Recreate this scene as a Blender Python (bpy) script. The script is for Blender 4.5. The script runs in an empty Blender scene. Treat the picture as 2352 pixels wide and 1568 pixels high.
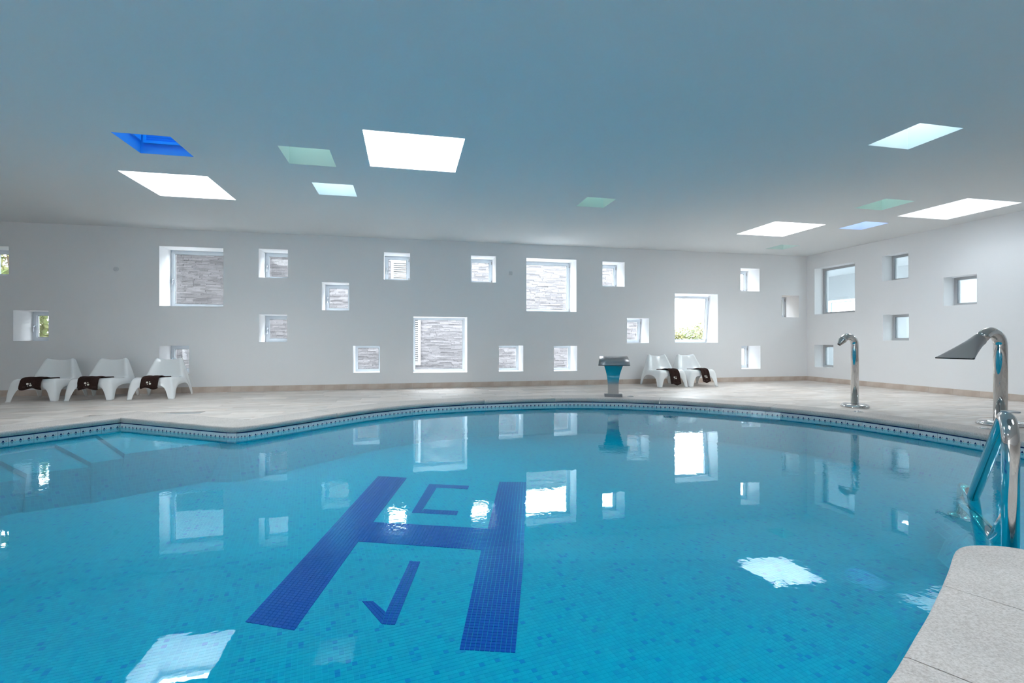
import bpy, bmesh, math, random
from math import sin, cos, pi, radians, sqrt, atan2
from mathutils import Vector, Matrix

random.seed(7)
SC = bpy.context.scene
COL = SC.collection

# ------------------------------------------------------------------ camera, sky, exposure
YAW = 0.21288
EYE = 0.95
cd = bpy.data.cameras.new('camera')
cam = bpy.data.objects.new('camera', cd)
COL.objects.link(cam)
cam.location = (0, 0, EYE)
cam.rotation_euler = (pi / 2, 0, -YAW)
cd.sensor_width = 36.0
cd.lens = 36.0 * 1117.25 / 2352.0
cd.shift_y = -1.0 / 2352.0
cd.clip_end = 200
SC.camera = cam

world = bpy.data.worlds.new('overcast_sky')
SC.world = world
world.use_nodes = True
wb = world.node_tree.nodes['Background']
wb.inputs[0].default_value = (0.93, 0.97, 1.0, 1)
wb.inputs[1].default_value = 16.0
world.cycles.sampling_method = 'MANUAL'
world.cycles.sample_map_resolution = 256

SC.view_settings.view_transform = 'Standard'
SC.view_settings.look = 'None'
SC.view_settings.gamma = 1.0
SC.view_settings.use_curve_mapping = False
SC.view_settings.exposure = 1.06
SC.cycles.max_bounces = 14
SC.cycles.diffuse_bounces = 7
SC.cycles.glossy_bounces = 5
SC.cycles.transparent_max_bounces = 16
SC.cycles.sample_clamp_indirect = 8.0
SC.cycles.caustics_reflective = False
SC.cycles.caustics_refractive = False
SC.cycles.use_denoising = True


def portal(loc, sx, sy, rot):
    """sampling guide for the daylight in an opening (gives off no light itself)"""
    l = bpy.data.lights.new('daylight_portal', 'AREA')
    l.shape = 'RECTANGLE'
    l.size, l.size_y = sx, sy
    l.cycles.is_portal = True
    o = bpy.data.objects.new('daylight_portal', l)
    o.location = loc
    o.rotation_euler = rot
    COL.objects.link(o)


# ------------------------------------------------------------------ room dimensions (metres)
BACK = 9.99       # back wall plane, y
RIGHT = 9.457     # right wall plane, x
LEFT = -9.0
FRONT = -4.0
CEIL = 2.996
WATER = -0.12
BOTTOM = -0.55    # pool floor


MOS = 0.0259      # mosaic tile pitch

# ------------------------------------------------------------------ materials
MATS = {}


def new_mat(name):
    m = bpy.data.materials.new(name)
    m.use_nodes = True
    nt = m.node_tree
    nt.nodes.clear()
    out = nt.nodes.new('ShaderNodeOutputMaterial')
    MATS[name] = m
    return m, nt, out


def N(nt, typ, **kw):
    n = nt.nodes.new(typ)
    for k, v in kw.items():
        if k.startswith('_'):
            setattr(n, k[1:], v)
        else:
            key = int(k[1:]) if k[0] == 'i' and k[1:].isdigit() else k.replace('__', ' ')
            n.inputs[key].default_value = v
    return n


def L(nt, a, ao, b, bi):
    nt.links.new(a.outputs[ao], b.inputs[bi])


def principled(name, color, rough=0.5, metal=0.0, spec=0.5, coat=0.0, bump=None, vary=None):
    """bump = (scale, strength, distance); vary = (scale, darker colour, detail)"""
    m, nt, out = new_mat(name)
    p = N(nt, 'ShaderNodeBsdfPrincipled', Base__Color=(*color, 1), Roughness=rough, Metallic=metal)
    p.inputs['Specular IOR Level'].default_value = spec
    p.inputs['Coat Weight'].default_value = coat
    L(nt, p, 0, out, 0)
    if bump or vary:
        tc = N(nt, 'ShaderNodeTexCoord')
    if vary:
        nz = N(nt, 'ShaderNodeTexNoise', Scale=vary[0], Detail=vary[2] if len(vary) > 2 else 4.0)
        L(nt, tc, 'Object', nz, 'Vector')
        mx = N(nt, 'ShaderNodeMix', _data_type='RGBA')
        mx.inputs[6].default_value = (*color, 1)
        mx.inputs[7].default_value = (*vary[1], 1)
        rp = N(nt, 'ShaderNodeMapRange', i1=0.35, i2=0.68)
        L(nt, nz, 'Fac', rp, 0)
        L(nt, rp, 0, mx, 0)
        L(nt, mx, 2, p, 'Base Color')
    if bump:
        nb = N(nt, 'ShaderNodeTexNoise', Scale=bump[0], Detail=4.0)
        L(nt, tc, 'Object', nb, 'Vector')
        b = N(nt, 'ShaderNodeBump', Strength=bump[1], Distance=bump[2])
        L(nt, nb, 'Fac', b, 'Height')
        L(nt, b, 0, p, 'Normal')
    return m


principled('wall_paint', (0.87, 0.865, 0.87), 0.85, spec=0.2, bump=(60, 0.05, 0.003))
principled('ceiling_paint', (0.76, 0.77, 0.77), 0.9, spec=0.15)
principled('white_plastic', (0.88, 0.89, 0.89), 0.16, spec=0.5)
principled('steel', (0.56, 0.55, 0.54), 0.13, metal=1.0)
principled('polished_steel', (0.66, 0.65, 0.64), 0.06, metal=1.0)
principled('satin_steel', (0.36, 0.36, 0.37), 0.38, metal=1.0)
principled('shade_black', (0.02, 0.02, 0.02), 0.6)  # near-black that stands for shade inside the nozzle openings
principled('towel_brown', (0.030, 0.016, 0.014), 0.95, spec=0.1, bump=(450, 0.5, 0.004), vary=(90, (0.05, 0.028, 0.024)))
principled('towel_band', (0.065, 0.042, 0.038), 0.9, spec=0.1)
principled('embroidery', (0.80, 0.78, 0.70), 0.8)
principled('aluminium', (0.74, 0.79, 0.84), 0.38)
principled('grey_aluminium', (0.50, 0.50, 0.51), 0.4, metal=0.0)
principled('dark_gasket', (0.30, 0.32, 0.34), 0.6)
principled('handle_metal', (0.62, 0.64, 0.68), 0.25, metal=0.9)
principled('white_lacquer', (0.82, 0.83, 0.84), 0.4)
principled('border_tile', (0.66, 0.69, 0.72), 0.12, spec=0.5)
principled('navy_glaze', (0.010, 0.018, 0.11), 0.2)
principled('tan_glaze', (0.35, 0.27, 0.16), 0.3)
principled('navy_mosaic', (0.004, 0.062, 0.42), 0.25)
principled('skirting_stone', (0.66, 0.57, 0.50), 0.5, bump=(40, 0.2, 0.003), vary=(5, (0.55, 0.44, 0.37)))

principled('paving', (0.40, 0.40, 0.40), 0.9)
principled('wood_board', (0.42, 0.27, 0.12), 0.7)
principled('leaf_green', (0.12, 0.17, 0.055), 0.6, vary=(3, (0.24, 0.21, 0.08)))
principled('shutter_paint', (0.24, 0.243, 0.247), 0.6)
principled('bark', (0.12, 0.08, 0.05), 0.9)
principled('sensor_white', (0.70, 0.71, 0.72), 0.5)
principled('shaft_white', (0.84, 0.84, 0.85), 0.8, spec=0.2)
principled('shaft_pale_blue', (0.62, 0.69, 0.92), 0.7, spec=0.2)
principled('shaft_blue', (0.17, 0.43, 0.90), 0.7, spec=0.2)
principled('shaft_green', (0.66, 0.74, 0.705), 0.8, spec=0.2)
principled('shaft_cyan', (0.70, 0.81, 0.84), 0.8, spec=0.2)


def island_random(nt):
    oi = N(nt, 'ShaderNodeObjectInfo')
    ge = N(nt, 'ShaderNodeNewGeometry')
    a = N(nt, 'ShaderNodeMath', _operation='ADD')
    L(nt, oi, 'Random', a, 0)
    L(nt, ge, 'Random Per Island', a, 1)
    f = N(nt, 'ShaderNodeMath', _operation='FRACT')
    L(nt, a, 0, f, 0)
    return f


def travertine():
    m, nt, out = new_mat('travertine')
    p = N(nt, 'ShaderNodeBsdfPrincipled', Roughness=0.42)
    p.inputs['Specular IOR Level'].default_value = 0.4
    L(nt, p, 0, out, 0)
    ge = N(nt, 'ShaderNodeNewGeometry')
    rnd = island_random(nt)
    off = N(nt, 'ShaderNodeVectorMath', _operation='SCALE')
    cb = N(nt, 'ShaderNodeCombineXYZ')
    L(nt, rnd, 0, cb, 0)
    L(nt, rnd, 0, cb, 1)
    L(nt, cb, 0, off, 0)
    off.inputs['Scale'].default_value = 37.0
    add = N(nt, 'ShaderNodeVectorMath', _operation='ADD')
    L(nt, ge, 'Position', add, 0)
    L(nt, off, 0, add, 1)
    mp = N(nt, 'ShaderNodeMapping')
    mp.inputs['Scale'].default_value = (1.6, 9.0, 1.0)
    L(nt, add, 0, mp, 0)
    nz = N(nt, 'ShaderNodeTexNoise', Scale=1.6, Detail=5.0, Roughness=0.6)
    L(nt, mp, 0, nz, 'Vector')
    ramp = N(nt, 'ShaderNodeValToRGB')
    e = ramp.color_ramp.elements
    e[0].position, e[0].color = 0.30, (0.58, 0.48, 0.41, 1)
    e[1].position, e[1].color = 0.62, (0.77, 0.71, 0.67, 1)
    L(nt, nz, 'Fac', ramp, 0)
    tone = N(nt, 'ShaderNodeMapRange', i3=0.84, i4=1.08)
    L(nt, rnd, 0, tone, 0)
    mul = N(nt, 'ShaderNodeVectorMath', _operation='SCALE')
    L(nt, ramp, 0, mul, 0)
    L(nt, tone, 0, mul, 'Scale')
    L(nt, mul, 0, p, 'Base Color')
    bp = N(nt, 'ShaderNodeBump', Strength=0.15, Distance=0.002)
    L(nt, nz, 'Fac', bp, 'Height')
    L(nt, bp, 0, p, 'Normal')


travertine()


def ledge_mat():
    m, nt, out = new_mat('ledge_stone')
    p = N(nt, 'ShaderNodeBsdfPrincipled', Roughness=0.9)
    p.inputs['Specular IOR Level'].default_value = 0.2
    L(nt, p, 0, out, 0)
    ge = N(nt, 'ShaderNodeNewGeometry')
    nz = N(nt, 'ShaderNodeTexNoise', Scale=14.0, Detail=6.0, Roughness=0.7)
    L(nt, ge, 'Position', nz, 'Vector')
    a = N(nt, 'ShaderNodeMath', _operation='ADD')
    L(nt, nz, 'Fac', a, 0)
    L(nt, ge, 'Random Per Island', a, 1)
    ramp = N(nt, 'ShaderNodeValToRGB')
    e = ramp.color_ramp.elements
    e[0].position, e[0].color = 0.35, (0.100, 0.095, 0.099, 1)
    e[1].position, e[1].color = 1.25 / 1.5, (0.165, 0.157, 0.163, 1)
    hlf = N(nt, 'ShaderNodeMath', _operation='MULTIPLY')
    hlf.inputs[1].default_value = 0.62
    L(nt, a, 0, hlf, 0)
    L(nt, hlf, 0, ramp, 0)
    L(nt, ramp, 0, p, 'Base Color')
    bp = N(nt, 'ShaderNodeBump', Strength=1.0, Distance=0.02)
    L(nt, nz, 'Fac', bp, 'Height')
    L(nt, bp, 0, p, 'Normal')


ledge_mat()


def coping_mat():
    m, nt, out = new_mat('coping_stone')
    p = N(nt, 'ShaderNodeBsdfPrincipled', Roughness=0.62)
    p.inputs['Specular IOR Level'].default_value = 0.35
    L(nt, p, 0, out, 0)
    ge = N(nt, 'ShaderNodeNewGeometry')
    n1 = N(nt, 'ShaderNodeTexNoise', Scale=120.0, Detail=3.0, Roughness=0.7)
    n2 = N(nt, 'ShaderNodeTexNoise', Scale=3.0, Detail=4.0)
    v = N(nt, 'ShaderNodeTexVoronoi', Scale=45.0)
    for n in (n1, n2, v):
        L(nt, ge, 'Position', n, 'Vector')
    r1 = N(nt, 'ShaderNodeValToRGB')
    e = r1.color_ramp.elements
    e[0].position, e[0].color = 0.32, (0.45, 0.395, 0.36, 1)
    e[1].position, e[1].color = 0.62, (0.66, 0.605, 0.575, 1)
    L(nt, n1, 'Fac', r1, 0)
    r2 = N(nt, 'ShaderNodeMapRange', i1=0.3, i2=0.7, i3=0.90, i4=1.06)
    L(nt, n2, 'Fac', r2, 0)
    sp = N(nt, 'ShaderNodeMapRange', i1=0.05, i2=0.16, i3=0.72, i4=1.0)
    L(nt, v, 'Distance', sp, 0)
    mm = N(nt, 'ShaderNodeMath', _operation='MULTIPLY')
    L(nt, r2, 0, mm, 0)
    L(nt, sp, 0, mm, 1)
    mul = N(nt, 'ShaderNodeVectorMath', _operation='SCALE')
    L(nt, r1, 0, mul, 0)
    L(nt, mm, 0, mul, 'Scale')
    L(nt, mul, 0, p, 'Base Color')
    bp = N(nt, 'ShaderNodeBump', Strength=0.35, Distance=0.003)
    L(nt, n1, 'Fac', bp, 'Height')
    L(nt, bp, 0, p, 'Normal')


coping_mat()


def mosaic_mat():
    m, nt, out = new_mat('pool_mosaic')
    p = N(nt, 'ShaderNodeBsdfPrincipled', Roughness=0.7)
    p.inputs['Specular IOR Level'].default_value = 0.1
    L(nt, p, 0, out, 0)
    uv = N(nt, 'ShaderNodeUVMap')
    sc = N(nt, 'ShaderNodeVectorMath', _operation='SCALE')
    sc.inputs['Scale'].default_value = 1 / MOS
    L(nt, uv, 0, sc, 0)
    fl = N(nt, 'ShaderNodeVectorMath', _operation='FLOOR')
    fr = N(nt, 'ShaderNodeVectorMath', _operation='FRACTION')
    L(nt, sc, 0, fl, 0)
    L(nt, sc, 0, fr, 0)
    wn = N(nt, 'ShaderNodeTexWhiteNoise', _noise_dimensions='2D')
    L(nt, fl, 0, wn, 'Vector')
    ramp = N(nt, 'ShaderNodeValToRGB')
    ramp.color_ramp.interpolation = 'LINEAR'
    e = ramp.color_ramp.elements
    e[0].position, e[0].color = 0.0, (0.003, 0.25, 0.52, 1)
    e[1].position, e[1].color = 1.0, (0.005, 0.44, 0.56, 1)
    for pos, c in ((0.03, (0.003, 0.29, 0.52, 1)), (0.07, (0.003, 0.365, 0.525, 1)), (0.5, (0.003, 0.41, 0.535, 1))):
        k = ramp.color_ramp.elements.new(pos)
        k.color = c
    L(nt, wn, 'Value', ramp, 0)
    half = N(nt, 'ShaderNodeVectorMath', _operation='SUBTRACT')
    half.inputs[1].default_value = (0.5, 0.5, 0.5)
    L(nt, fr, 0, half, 0)
    ab = N(nt, 'ShaderNodeVectorMath', _operation='ABSOLUTE')
    L(nt, half, 0, ab, 0)
    sx = N(nt, 'ShaderNodeSeparateXYZ')
    L(nt, ab, 0, sx, 0)
    mxx = N(nt, 'ShaderNodeMath', _operation='MAXIMUM')
    L(nt, sx, 0, mxx, 0)
    L(nt, sx, 1, mxx, 1)
    g = N(nt, 'ShaderNodeMath', _operation='GREATER_THAN')
    g.inputs[1].default_value = 0.455
    L(nt, mxx, 0, g, 0)
    mix = N(nt, 'ShaderNodeMix', _data_type='RGBA')
    mix.inputs[7].default_value = (0.035, 0.50, 0.60, 1)
    L(nt, g, 0, mix, 0)
    L(nt, ramp, 0, mix, 6)
    L(nt, mix, 2, p, 'Base Color')


mosaic_mat()


def schlick(nt, f0):
    """mirror share of a clear surface, the same from either side"""
    lw = N(nt, 'ShaderNodeLayerWeight', Blend=0.5)
    pw = N(nt, 'ShaderNodeMath', _operation='POWER')
    pw.inputs[1].default_value = 5.0
    L(nt, lw, 'Facing', pw, 0)
    mr = N(nt, 'ShaderNodeMapRange', i3=f0, i4=1.0)
    L(nt, pw, 0, mr, 0)
    return mr


def water_mat():
    m, nt, out = new_mat('pool_water')
    tr = N(nt, 'ShaderNodeBsdfTransparent', Color=(0.30, 0.93, 1.0, 1))
    gl = N(nt, 'ShaderNodeBsdfGlossy', Roughness=0.0, Color=(0.78, 0.94, 1.0, 1))
    fr = schlick(nt, 0.02)
    mx = N(nt, 'ShaderNodeMixShader')
    ge = N(nt, 'ShaderNodeNewGeometry')
    n1 = N(nt, 'ShaderNodeTexNoise', Scale=4.5, Detail=4.0, Roughness=0.6)
    n2 = N(nt, 'ShaderNodeTexNoise', Scale=0.5, Detail=1.0)
    L(nt, ge, 'Position', n1, 'Vector')
    L(nt, ge, 'Position', n2, 'Vector')
    msk = N(nt, 'ShaderNodeMapRange', i1=0.42, i2=0.62, i3=0.15, i4=1.0)
    L(nt, n2, 'Fac', msk, 0)
    ml = N(nt, 'ShaderNodeMath', _operation='MULTIPLY')
    L(nt, n1, 'Fac', ml, 0)
    L(nt, msk, 0, ml, 1)
    bp = N(nt, 'ShaderNodeBump', Strength=0.30, Distance=0.007)
    L(nt, ml, 0, bp, 'Height')
    L(nt, bp, 0, gl, 'Normal')
    L(nt, fr, 0, mx, 0)
    L(nt, tr, 0, mx, 1)
    L(nt, gl, 0, mx, 2)
    L(nt, mx, 0, out, 0)


water_mat()


def glass_mat(name, tint, refl):
    m, nt, out = new_mat(name)
    tr = N(nt, 'ShaderNodeBsdfTransparent', Color=(*tint, 1))
    gl = N(nt, 'ShaderNodeBsdfGlossy', Roughness=0.0, Color=(1, 1, 1, 1))
    fr = schlick(nt, refl)
    mx = N(nt, 'ShaderNodeMixShader')
    L(nt, fr, 0, mx, 0)
    L(nt, tr, 0, mx, 1)
    L(nt, gl, 0, mx, 2)
    L(nt, mx, 0, out, 0)


glass_mat('clear_glass', (0.95, 0.97, 0.97), 0.04)
glass_mat('dimmed_glass', (0.66, 0.68, 0.69), 0.05)  # even tint added to dim the outdoors seen through the panes
glass_mat('inner_glass', (0.70, 0.77, 0.79), 0.06)
glass_mat('near_dimmed_glass', (0.84, 0.87, 0.88), 0.04)  # slight tint trims daylight from the added near skylights
glass_mat('dimmed_skylight_glass', (0.55, 0.57, 0.58), 0.04)  # tint holds back daylight that would overlight the right wall
glass_mat('blue_glass', (0.075, 0.36, 0.37), 0.04)
glass_mat('pale_blue_glass', (0.50, 0.53, 0.50), 0.04)
glass_mat('green_glass', (0.36, 0.41, 0.41), 0.04)
glass_mat('pale_glass', (0.36, 0.42, 0.41), 0.04)
glass_mat('milk_glass', (0.36, 0.39, 0.40), 0.04)
glass_mat('cyan_glass', (0.50, 0.50, 0.50), 0.04)


# ------------------------------------------------------------------ mesh helpers
def add_box(bm, lo, hi, mat=0, mtx=None):
    x0, y0, z0 = lo
    x1, y1, z1 = hi
    vs = [bm.verts.new(v) for v in ((x0, y0, z0), (x1, y0, z0), (x1, y1, z0), (x0, y1, z0),
                                    (x0, y0, z1), (x1, y0, z1), (x1, y1, z1), (x0, y1, z1))]
    if mtx is not None:
        for v in vs:
            v.co = mtx @ v.co
    for f in ((0, 3, 2, 1), (4, 5, 6, 7), (0, 1, 5, 4), (1, 2, 6, 5), (2, 3, 7, 6), (3, 0, 4, 7)):
        fc = bm.faces.new([vs[i] for i in f])
        fc.material_index = mat
    return vs


def add_quad(bm, pts, mat=0):
    f = bm.faces.new([bm.verts.new(p) for p in pts])
    f.material_index = mat
    return f


def add_ring(bm, x0, x1, z0, z1, w, y0, y1, mat=0):
    """rectangular picture frame in the local xz plane, from depth y0 to y1"""
    o = [(x0, z0), (x1, z0), (x1, z1), (x0, z1)]
    i = [(x0 + w, z0 + w), (x1 - w, z0 + w), (x1 - w, z1 - w), (x0 + w, z1 - w)]
    V = {}
    for k, ring in (('o', o), ('i', i)):
        for y in (y0, y1):
            V[k, y] = [bm.verts.new((p[0], y, p[1])) for p in ring]
    for a in range(4):
        b = (a + 1) % 4
        for q in ([V['o', y0][a], V['o', y0][b], V['i', y0][b], V['i', y0][a]],
                  [V['o', y1][b], V['o', y1][a], V['i', y1][a], V['i', y1][b]],
                  [V['o', y0][b], V['o', y0][a], V['o', y1][a], V['o', y1][b]],
                  [V['i', y0][a], V['i', y0][b], V['i', y1][b], V['i', y1][a]]):
            bm.faces.new(q).material_index = mat


def add_tube(bm, path, r, segs=20, cap=True, mat=0):
    """round tube along a path; r is a radius or a list of radii"""
    P = [Vector(p) for p in path]
    rad = r if isinstance(r, (list, tuple)) else [r] * len(P)
    T = []
    for i in range(len(P)):
        a = P[max(0, i - 1)]
        b = P[min(len(P) - 1, i + 1)]
        T.append((b - a).normalized())
    up = Vector((0, 0, 1)) if abs(T[0].z) < 0.9 else Vector((1, 0, 0))
    nrm = (up - T[0] * up.dot(T[0])).normalized()
    rings = []
    for i in range(len(P)):
        if i:
            ax = T[i - 1].cross(T[i])
            if ax.length > 1e-7:
                nrm = Matrix.Rotation(T[i - 1].angle(T[i]), 3, ax.normalized()) @ nrm
            nrm = (nrm - T[i] * nrm.dot(T[i])).normalized()
        bn = T[i].cross(nrm)
        rings.append([bm.verts.new(P[i] + (nrm * cos(2 * pi * k / segs) + bn * sin(2 * pi * k / segs)) * rad[i])
                      for k in range(segs)])
    for i in range(len(P) - 1):
        for k in range(segs):
            f = bm.faces.new((rings[i][k], rings[i][(k + 1) % segs], rings[i + 1][(k + 1) % segs], rings[i + 1][k]))
            f.smooth = True
            f.material_index = mat
    if cap:
        bm.faces.new(rings[0][::-1]).material_index = mat
        bm.faces.new(rings[-1]).material_index = mat


def add_lathe(bm, prof, segs=32, mat=0, cap_top=True, centre=(0, 0, 0)):
    """prof: (radius, z) from bottom to top around the z axis"""
    c = Vector(centre)
    rings = [[bm.verts.new(c + Vector((r * cos(2 * pi * k / segs), r * sin(2 * pi * k / segs), z))) for k in range(segs)]
             for r, z in prof]
    for i in range(len(prof) - 1):
        for k in range(segs):
            f = bm.faces.new((rings[i][k], rings[i][(k + 1) % segs], rings[i + 1][(k + 1) % segs], rings[i + 1][k]))
            f.smooth = True
            f.material_index = mat
    bm.faces.new(rings[0][::-1]).material_index = mat
    if cap_top:
        bm.faces.new(rings[-1]).material_index = mat


def fillet(pts, radii, n=10):
    """polyline with rounded corners"""
    P = [Vector(p) for p in pts]
    out = [P[0]]
    for i in range(1, len(P) - 1):
        a, b, c = P[i - 1], P[i], P[i + 1]
        d1, d2 = (a - b).normalized(), (c - b).normalized()
        ang = d1.angle(d2)
        t = radii[i - 1] / math.tan(ang / 2)
        p1, p2 = b + d1 * t, b + d2 * t
        cen = b + (d1 + d2).normalized() * (radii[i - 1] / sin(ang / 2))
        v1, v2 = p1 - cen, p2 - cen
        tot = v1.angle(v2)
        ax = v1.cross(v2).normalized()
        for k in range(n + 1):
            out.append(cen + Matrix.Rotation(tot * k / n, 3, ax) @ v1)
    out.append(P[-1])
    return out


def spline(pts, n=8):
    """Catmull-Rom through 3-D points"""
    P = [Vector(p) for p in pts]
    P = [P[0] * 2 - P[1]] + P + [P[-1] * 2 - P[-2]]
    out = []
    for i in range(1, len(P) - 2):
        for k in range(n):
            t = k / n
            a, b, c, d = P[i - 1], P[i], P[i + 1], P[i + 2]
            out.append(0.5 * ((2 * b) + (c - a) * t + (2 * a - 5 * b + 4 * c - d) * t * t + (3 * b - a - 3 * c + d) * t ** 3))
    out.append(P[-2])
    return out


def mesh_of(name, bm, mats, recalc=True):
    if recalc:
        bmesh.ops.recalc_face_normals(bm, faces=bm.faces[:])
    me = bpy.data.meshes.new(name)
    bm.to_mesh(me)
    bm.free()
    for m in (mats if isinstance(mats, (list, tuple)) else [mats]):
        me.materials.append(MATS[m])
    return me


def link(name, data, parent=None, loc=(0, 0, 0), rot=(0, 0, 0)):
    o = bpy.data.objects.new(name, data)
    o.location = loc
    o.rotation_euler = rot
    if parent is not None:
        o.parent = parent
    COL.objects.link(o)
    return o


def obj(name, bm, mats, parent=None, loc=(0, 0, 0), rot=(0, 0, 0), recalc=True):
    return link(name, mesh_of(name, bm, mats, recalc), parent, loc, rot)


def thing(name, label, cat, loc=(0, 0, 0), rotz=0.0, group=None):
    o = link(name, None, None, loc, (0, 0, rotz))
    return tag(o, label, cat, group)


def tag(o, label=None, cat=None, group=None, kind=None):
    if label:
        o['label'] = label
    if cat:
        o['category'] = cat
    if group:
        o['group'] = group
    if kind:
        o['kind'] = kind
    return o


def struct(name, label=None, bm=None, mats=None, loc=(0, 0, 0), rot=(0, 0, 0), recalc=True):
    o = obj(name, bm, mats, None, loc, rot, recalc) if bm else link(name, None, None, loc, rot)
    return tag(o, label, None, None, 'structure')


def copy_tree(o, parent=None):
    c = o.copy()
    COL.objects.link(c)
    if parent is not None:
        c.parent = parent
    for ch in list(o.children):
        copy_tree(ch, c)
    return c


def grid_with_holes(bm, u0, u1, v0, v1, holes, place):
    us = sorted({u0, u1, *[h[0] for h in holes], *[h[1] for h in holes]})
    vs = sorted({v0, v1, *[h[2] for h in holes], *[h[3] for h in holes]})
    V = {}

    def vert(i, j):
        if (i, j) not in V:
            V[i, j] = bm.verts.new(place(us[i], vs[j]))
        return V[i, j]
    for i in range(len(us) - 1):
        for j in range(len(vs) - 1):
            cu, cv = (us[i] + us[i + 1]) / 2, (vs[j] + vs[j + 1]) / 2
            if any(h[0] < cu < h[1] and h[2] < cv < h[3] for h in holes):
                continue
            bm.faces.new((vert(i, j), vert(i + 1, j), vert(i + 1, j + 1), vert(i, j + 1)))


# ------------------------------------------------------------------ windows: (x0, x1, z0, z1) on the back wall
BW = [
    ('W1', -7.20, -6.681, 2.075, 2.575), ('W2', -6.617, -6.102, 0.950, 1.482), ('W3', -4.395, -3.340, 1.591, 2.678),
    ('W4', -4.395, -3.908, 0.353, 0.865), ('W5', -2.736, -2.222, 2.153, 2.695), ('W6', -2.731, -2.236, 0.933, 1.452),
    ('W7', -1.610, -1.105, 1.548, 2.091), ('W8', -0.448, 0.061, 2.175, 2.715), ('W9', -1.033, -0.524, 0.323, 0.858),
    ('W10', 0.127, 1.216, 0.308, 1.442), ('W11', 1.295, 1.816, 2.170, 2.716), ('W12', 2.470, 3.585, 1.583, 2.707),
    ('W13', 4.184, 4.711, 2.151, 2.692), ('W14', 4.763, 5.299, 0.906, 1.458), ('W15', 5.936, 7.029, 0.913, 2.029),
    ('W16', 1.879, 2.404, 0.310, 0.855), ('W17', 3.075, 3.603, 0.303, 0.847), ('W18', 7.629, 8.138, 2.121, 2.656),
    ('W19', 8.746, 9.232, 1.520, 2.041), ('W20', 7.655, 8.165, 0.295, 0.838)]
BLAB = {
    'W1': 'small upper window cut off by the left edge of the photo', 'W2': 'small window over the leftmost chair, foliage glowing outside',
    'W3': 'large upper window with dark rough stone outside, above the third chair', 'W4': 'small low window half hidden behind the third white chair',
    'W5': 'small high window right of the large dark stone window', 'W6': 'small mid-height window directly below the high one, handle at left',
    'W7': 'small window midway between two high windows, stone outside', 'W8': 'small high window showing the top of white louvred shutter',
    'W9': 'small low window left of the large low window', 'W10': 'large low window with white louvred shutter at its left',
    'W11': 'small high window left of the small wall thermostat', 'W12': 'large upper window in the wall middle, bright stone outside',
    'W13': 'small high window right of the large bright upper window', 'W14': 'small window tilted ajar, left of the leafy window',
    'W15': 'large window tilted ajar with sky and green leaves outside', 'W16': 'small low window right of the large low window',
    'W17': 'small low window next to the steel waterfall spout', 'W18': 'small high window above right of the two chairs',
    'W19': 'small shaded window with tan reveal beside the room corner', 'W20': 'small low window right of the two chairs'}
BHOLE = [w[1:] for w in BW]
# right wall: (y0, y1, z0, z1)
RW = [('R1', 8.704, 9.766, 1.58, 2.663), ('R2', 7.558, 8.089, 2.162, 2.684), ('R3', 6.404, 6.929, 1.58, 2.094),
      ('R4', 7.547, 8.070, 0.963, 1.481), ('R5', 9.244, 9.766, 0.335, 0.859),
      ('R6', 4.30, 5.35, 1.58, 2.66), ('R7', 5.20, 5.72, 0.33, 0.86), ('R8', 2.6, 3.12, 2.16, 2.68), ('R9', 3.1, 3.62, 0.96, 1.48)]
RLAB = {'R1': 'large interior window beside the room corner', 'R2': 'upper small interior window above its twin',
        'R3': 'small interior window above the fan spout', 'R4': 'small interior window below its twin, beside the cannon spout',
        'R5': 'small low interior window beside the room corner'}
RHOLE = [w[1:] for w in RW]

# skylights: x0, x1, y0, y1, shaft height, shaft paint, glass
SKY = [
    ('big_mid', -0.42, 0.575, 4.91, 5.92, 0.55, 'shaft_white', 'clear_glass', 'large white skylight, biggest one over the pool'),
    ('big_left', -3.395, -2.425, 6.71, 7.75, 0.55, 'shaft_white', 'clear_glass', 'large white skylight below the blue one'),
    ('green_a', -1.325, -0.81, 5.50, 6.03, 0.75, 'shaft_green', 'green_glass', 'grey-green square skylight next to the biggest one'),
    ('cyan_a', -1.20, -0.69, 6.68, 7.21, 0.55, 'shaft_cyan', 'cyan_glass', 'small pale blue skylight left of the biggest one'),
    ('blue_a', -2.835, -2.315, 5.485, 6.035, 0.60, 'shaft_blue', 'blue_glass', 'deep blue skylight with panelled shaft'),
    ('cyan_b', 4.71, 5.235, 3.655, 4.185, 0.55, 'shaft_cyan', 'cyan_glass', 'pale blue skylight nearest the fan spout'),
    ('big_right', 7.86, 8.90, 5.435, 6.47, 0.55, 'shaft_white', 'dimmed_skylight_glass', 'large white skylight along the right wall'),
    ('big_far', 6.17, 7.20, 7.19, 8.20, 0.55, 'shaft_white', 'clear_glass', 'large white skylight over the far right deck'),
    ('green_b', 2.51, 2.95, 6.53, 7.01, 0.75, 'shaft_green', 'pale_glass', 'small green skylight alone in the ceiling middle'),
    ('green_c', 6.735, 7.265, 5.70, 6.22, 0.75, 'shaft_green', 'pale_glass', 'faint green skylight left of the right-hand large one'),
    ('blue_b', 7.675, 8.175, 6.86, 7.395, 0.60, 'shaft_pale_blue', 'pale_blue_glass', 'small blue skylight between the two right-hand large ones'),
    ('green_d', 7.77, 8.23, 8.88, 9.36, 0.75, 'shaft_green', 'milk_glass', 'faint small pale green skylight by the room corner')]
# unseen skylights added overhead to brighten the near half of the pool
for k, (x, y) in enumerate(((-2.7, 1.0), (0.9, 0.6), (3.6, 0.2))):
    SKY.append(('added_near_%d' % k, x, x + 1.0, y, y + 1.0, 0.55, 'shaft_white', 'near_dimmed_glass', None))
CHOLE = [s[1:5] for s in SKY]

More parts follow.
